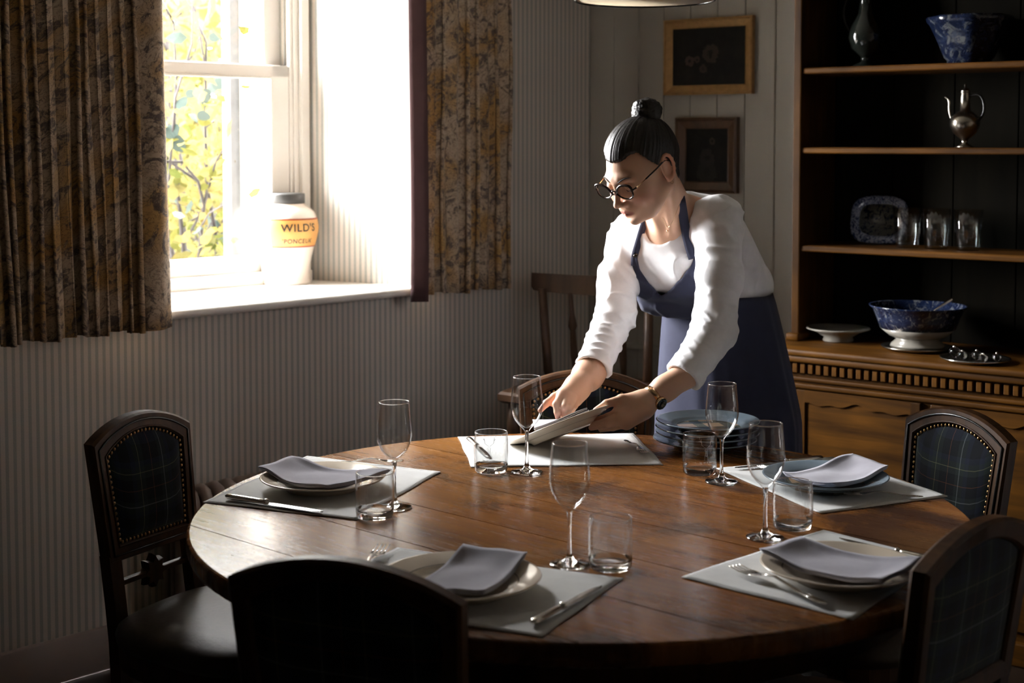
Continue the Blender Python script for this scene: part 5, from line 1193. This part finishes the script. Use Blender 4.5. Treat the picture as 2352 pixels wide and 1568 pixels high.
allb = BVHTree.FromPolygons([Vector(p) for p in list(blV)+list(headW)], [tuple(int(i) for i in q) for q in blQ]+[tuple(int(i)+len(blV) for i in q) for q in hQ])
rs = smooth_path([pt(1558, 424, 3.84)]+[pt(1558, 436, 3.76)]+[onto(a, b, .006, allb, 3.74) for a, b in [(1563, 455), (1569, 490), (1573, 520), (1580, 555), (1592, 594)]])
kid('strap', ribbon(rs, .024), MT['apron'], apron)
ls = smooth_path([pt(1490, 488, 3.80)]+[onto(a, b, .005, dflt=3.8) for a, b in [(1482, 505), (1474, 530), (1466, 558), (1457, 588), (1457, 610)]])
kid('strap', ribbon(ls, .018), MT['apron'], apron)
kid('strap', ribbon(smooth_path([pt(1558, 426, 3.84), pt(1562, 440, 3.93), pt(1545, 455, 3.95), pt(1508, 478, 3.88), pt(1490, 488, 3.80)]), .02), MT['apron'], apron)
kid('buckle', ribbon([onto(1453, 584, .008), onto(1464, 588, .008)], .012, .003), MT['frame'], apron)
# --- watch, hair band, necklace, trousers, shoes
def ringaround(c, ax, r0, r1, wd, n=36, th=.0014, flatdir=None):
    u = unit(np.cross(ax, [0, 0, 1])); v = np.cross(ax, u); secs = []
    for i in range(n):
        a = 2*PI*i/n; d = u*math.cos(a)*r0+v*math.sin(a)*r1; e = unit(d); secs.append([c+d-ax*wd/2, c+d+ax*wd/2, c+d+e*th+ax*wd/2, c+d+e*th-ax*wd/2])
    return loft(secs, closed=True)
fa = unit(pt(1526, 893, 3.475)-pt(1484, 924, 3.455)); wc = pt(1500, 912, 3.463)
watch = thing('wristwatch', None, None); watch.parent = woman
kid('strap', ringaround(wc, fa, .0285, .0285, .014), MT['gold'], watch)
fd = unit(np.array([.30, -.82, -.45])-fa*np.dot([.30, -.82, -.45], fa)); fc = wc+fd*.0305
def disc(c, nrm, r, z0, z1, n=32):
    u = unit(np.cross(nrm, [0, 0, 1])); v = np.cross(nrm, u); return loft([[c+nrm*z+(u*math.cos(2*PI*i/n)+v*math.sin(2*PI*i/n))*r*k for i in range(n)] for z, k in ((z0, 1), (z1, 1), (z1+.0008, .94))])
kid('watch_case', disc(fc, fd, .0165, -.003, .0035), MT['gold'], watch); kid('watch_face', disc(fc, fd, .0145, .0035, .0046), plain('black_watch_dial', (.012, .014, .013), .1), watch)
kid('crown', tube([fc+unit(np.cross(fa, fd))*.0165, fc+unit(np.cross(fa, fd))*.0195], .0018, 8), MT['gold'], watch)
kid('hair_band', tube([pt(1479, 926, 3.452)+(unit(np.cross(fa, [0, 0, 1]))*math.cos(a)+np.cross(fa, unit(np.cross(fa, [0, 0, 1])))*math.sin(a))*.0250 for a in [2*PI*i/32 for i in range(32)]], .0018, 6, True), MT['rubber'])
hb = BVHTree.FromPolygons([Vector(p) for p in headW], [tuple(int(i) for i in q) for q in hQ])
kid('necklace', tube(smooth_path([onto(a, b, .0022, hb, 3.75) for a, b in [(1560, 470), (1553, 490), (1545, 508), (1535, 524), (1529, 516), (1520, 500)]]), .0006, 5), MT['gold'])
kid('pendant', sphere(onto(1533, 530, .002, hb, 3.75), .0028, 8, 6), MT['gold'])
tr = ([], [])
for s_ in (-1, 1):
    rr = []
    for z, a in ((.80, .072), (.7, .072), (.5, .070), (.25, .062), (.08, .060)): c = cb_+TLv[:2]*s_*.078; rr.append([(c[0]+a*math.cos(2*PI*i/20), c[1]+a*math.sin(2*PI*i/20), z) for i in range(20)])
    kid('trouser_leg', loft(rr[::-1]), MT['dark'])
    c = cb_+TLv[:2]*s_*.092; f2 = unit(TFv[:2]); s2 = np.array([f2[1], -f2[0]])
    kid('shoe', loft([[(*(c+f2*(l_*math.cos(a)+.05)+s2*w_*math.sin(a)), z) for a in [2*PI*i/20 for i in range(20)]] for z, l_, w_ in ((0, .130, .045), (.02, .132, .046), (.05, .12, .043), (.085, .07, .038))]), MT['dark'])
# ------------------------------------------------------------------ plate and napkin in her hands
pc0 = pt(1287, 976, 3.46); e_ = unit([.935, .03, .352]); vw = unit(ray(1287, 976)); nn = unit(np.cross(e_, vw)); nn = nn if nn[2] > 0 else -nn
nn = unit(nn+vw*.035); yy = unit(np.cross(nn, e_)); xx = np.cross(yy, nn)
hp_ = thing('dinner_plate', 'cream plate tilted in the woman\'s hands above the back placemat', 'plate', tuple(pc0-nn*.024), 0)
hp_.rotation_euler = Matrix((tuple(xx), tuple(yy), tuple(nn))).transposed().to_euler()
obj('dish', lathe(PP, 72), china_ring.m, hp_)
hn = thing('napkin', 'folded napkin lying on the tilted plate in the woman\'s hands', 'napkin', tuple(pc0+nn*.003), 0); hn.rotation_euler = hp_.rotation_euler
for L in range(4):
    G = []
    for j in range(25):
        row = []
        for i in range(25):
            u, v = i/24, j/24; x = -.060+.135*u+.002*math.sin(L*2); y = -.098+.002*L*math.sin(L)+.165*v; z = .0005+.0030*L+.0012*math.sin(u*6+L)
            lift = max(0, 1-u*1.7)*max(0, v-.35); z += lift*(.012+.010*L); row.append((x+.0*v, y, z))
        G.append(row)
    obj('top_layer' if L == 3 else 'folded_layer', slab(G, .0022), MT['napkin'], hn)
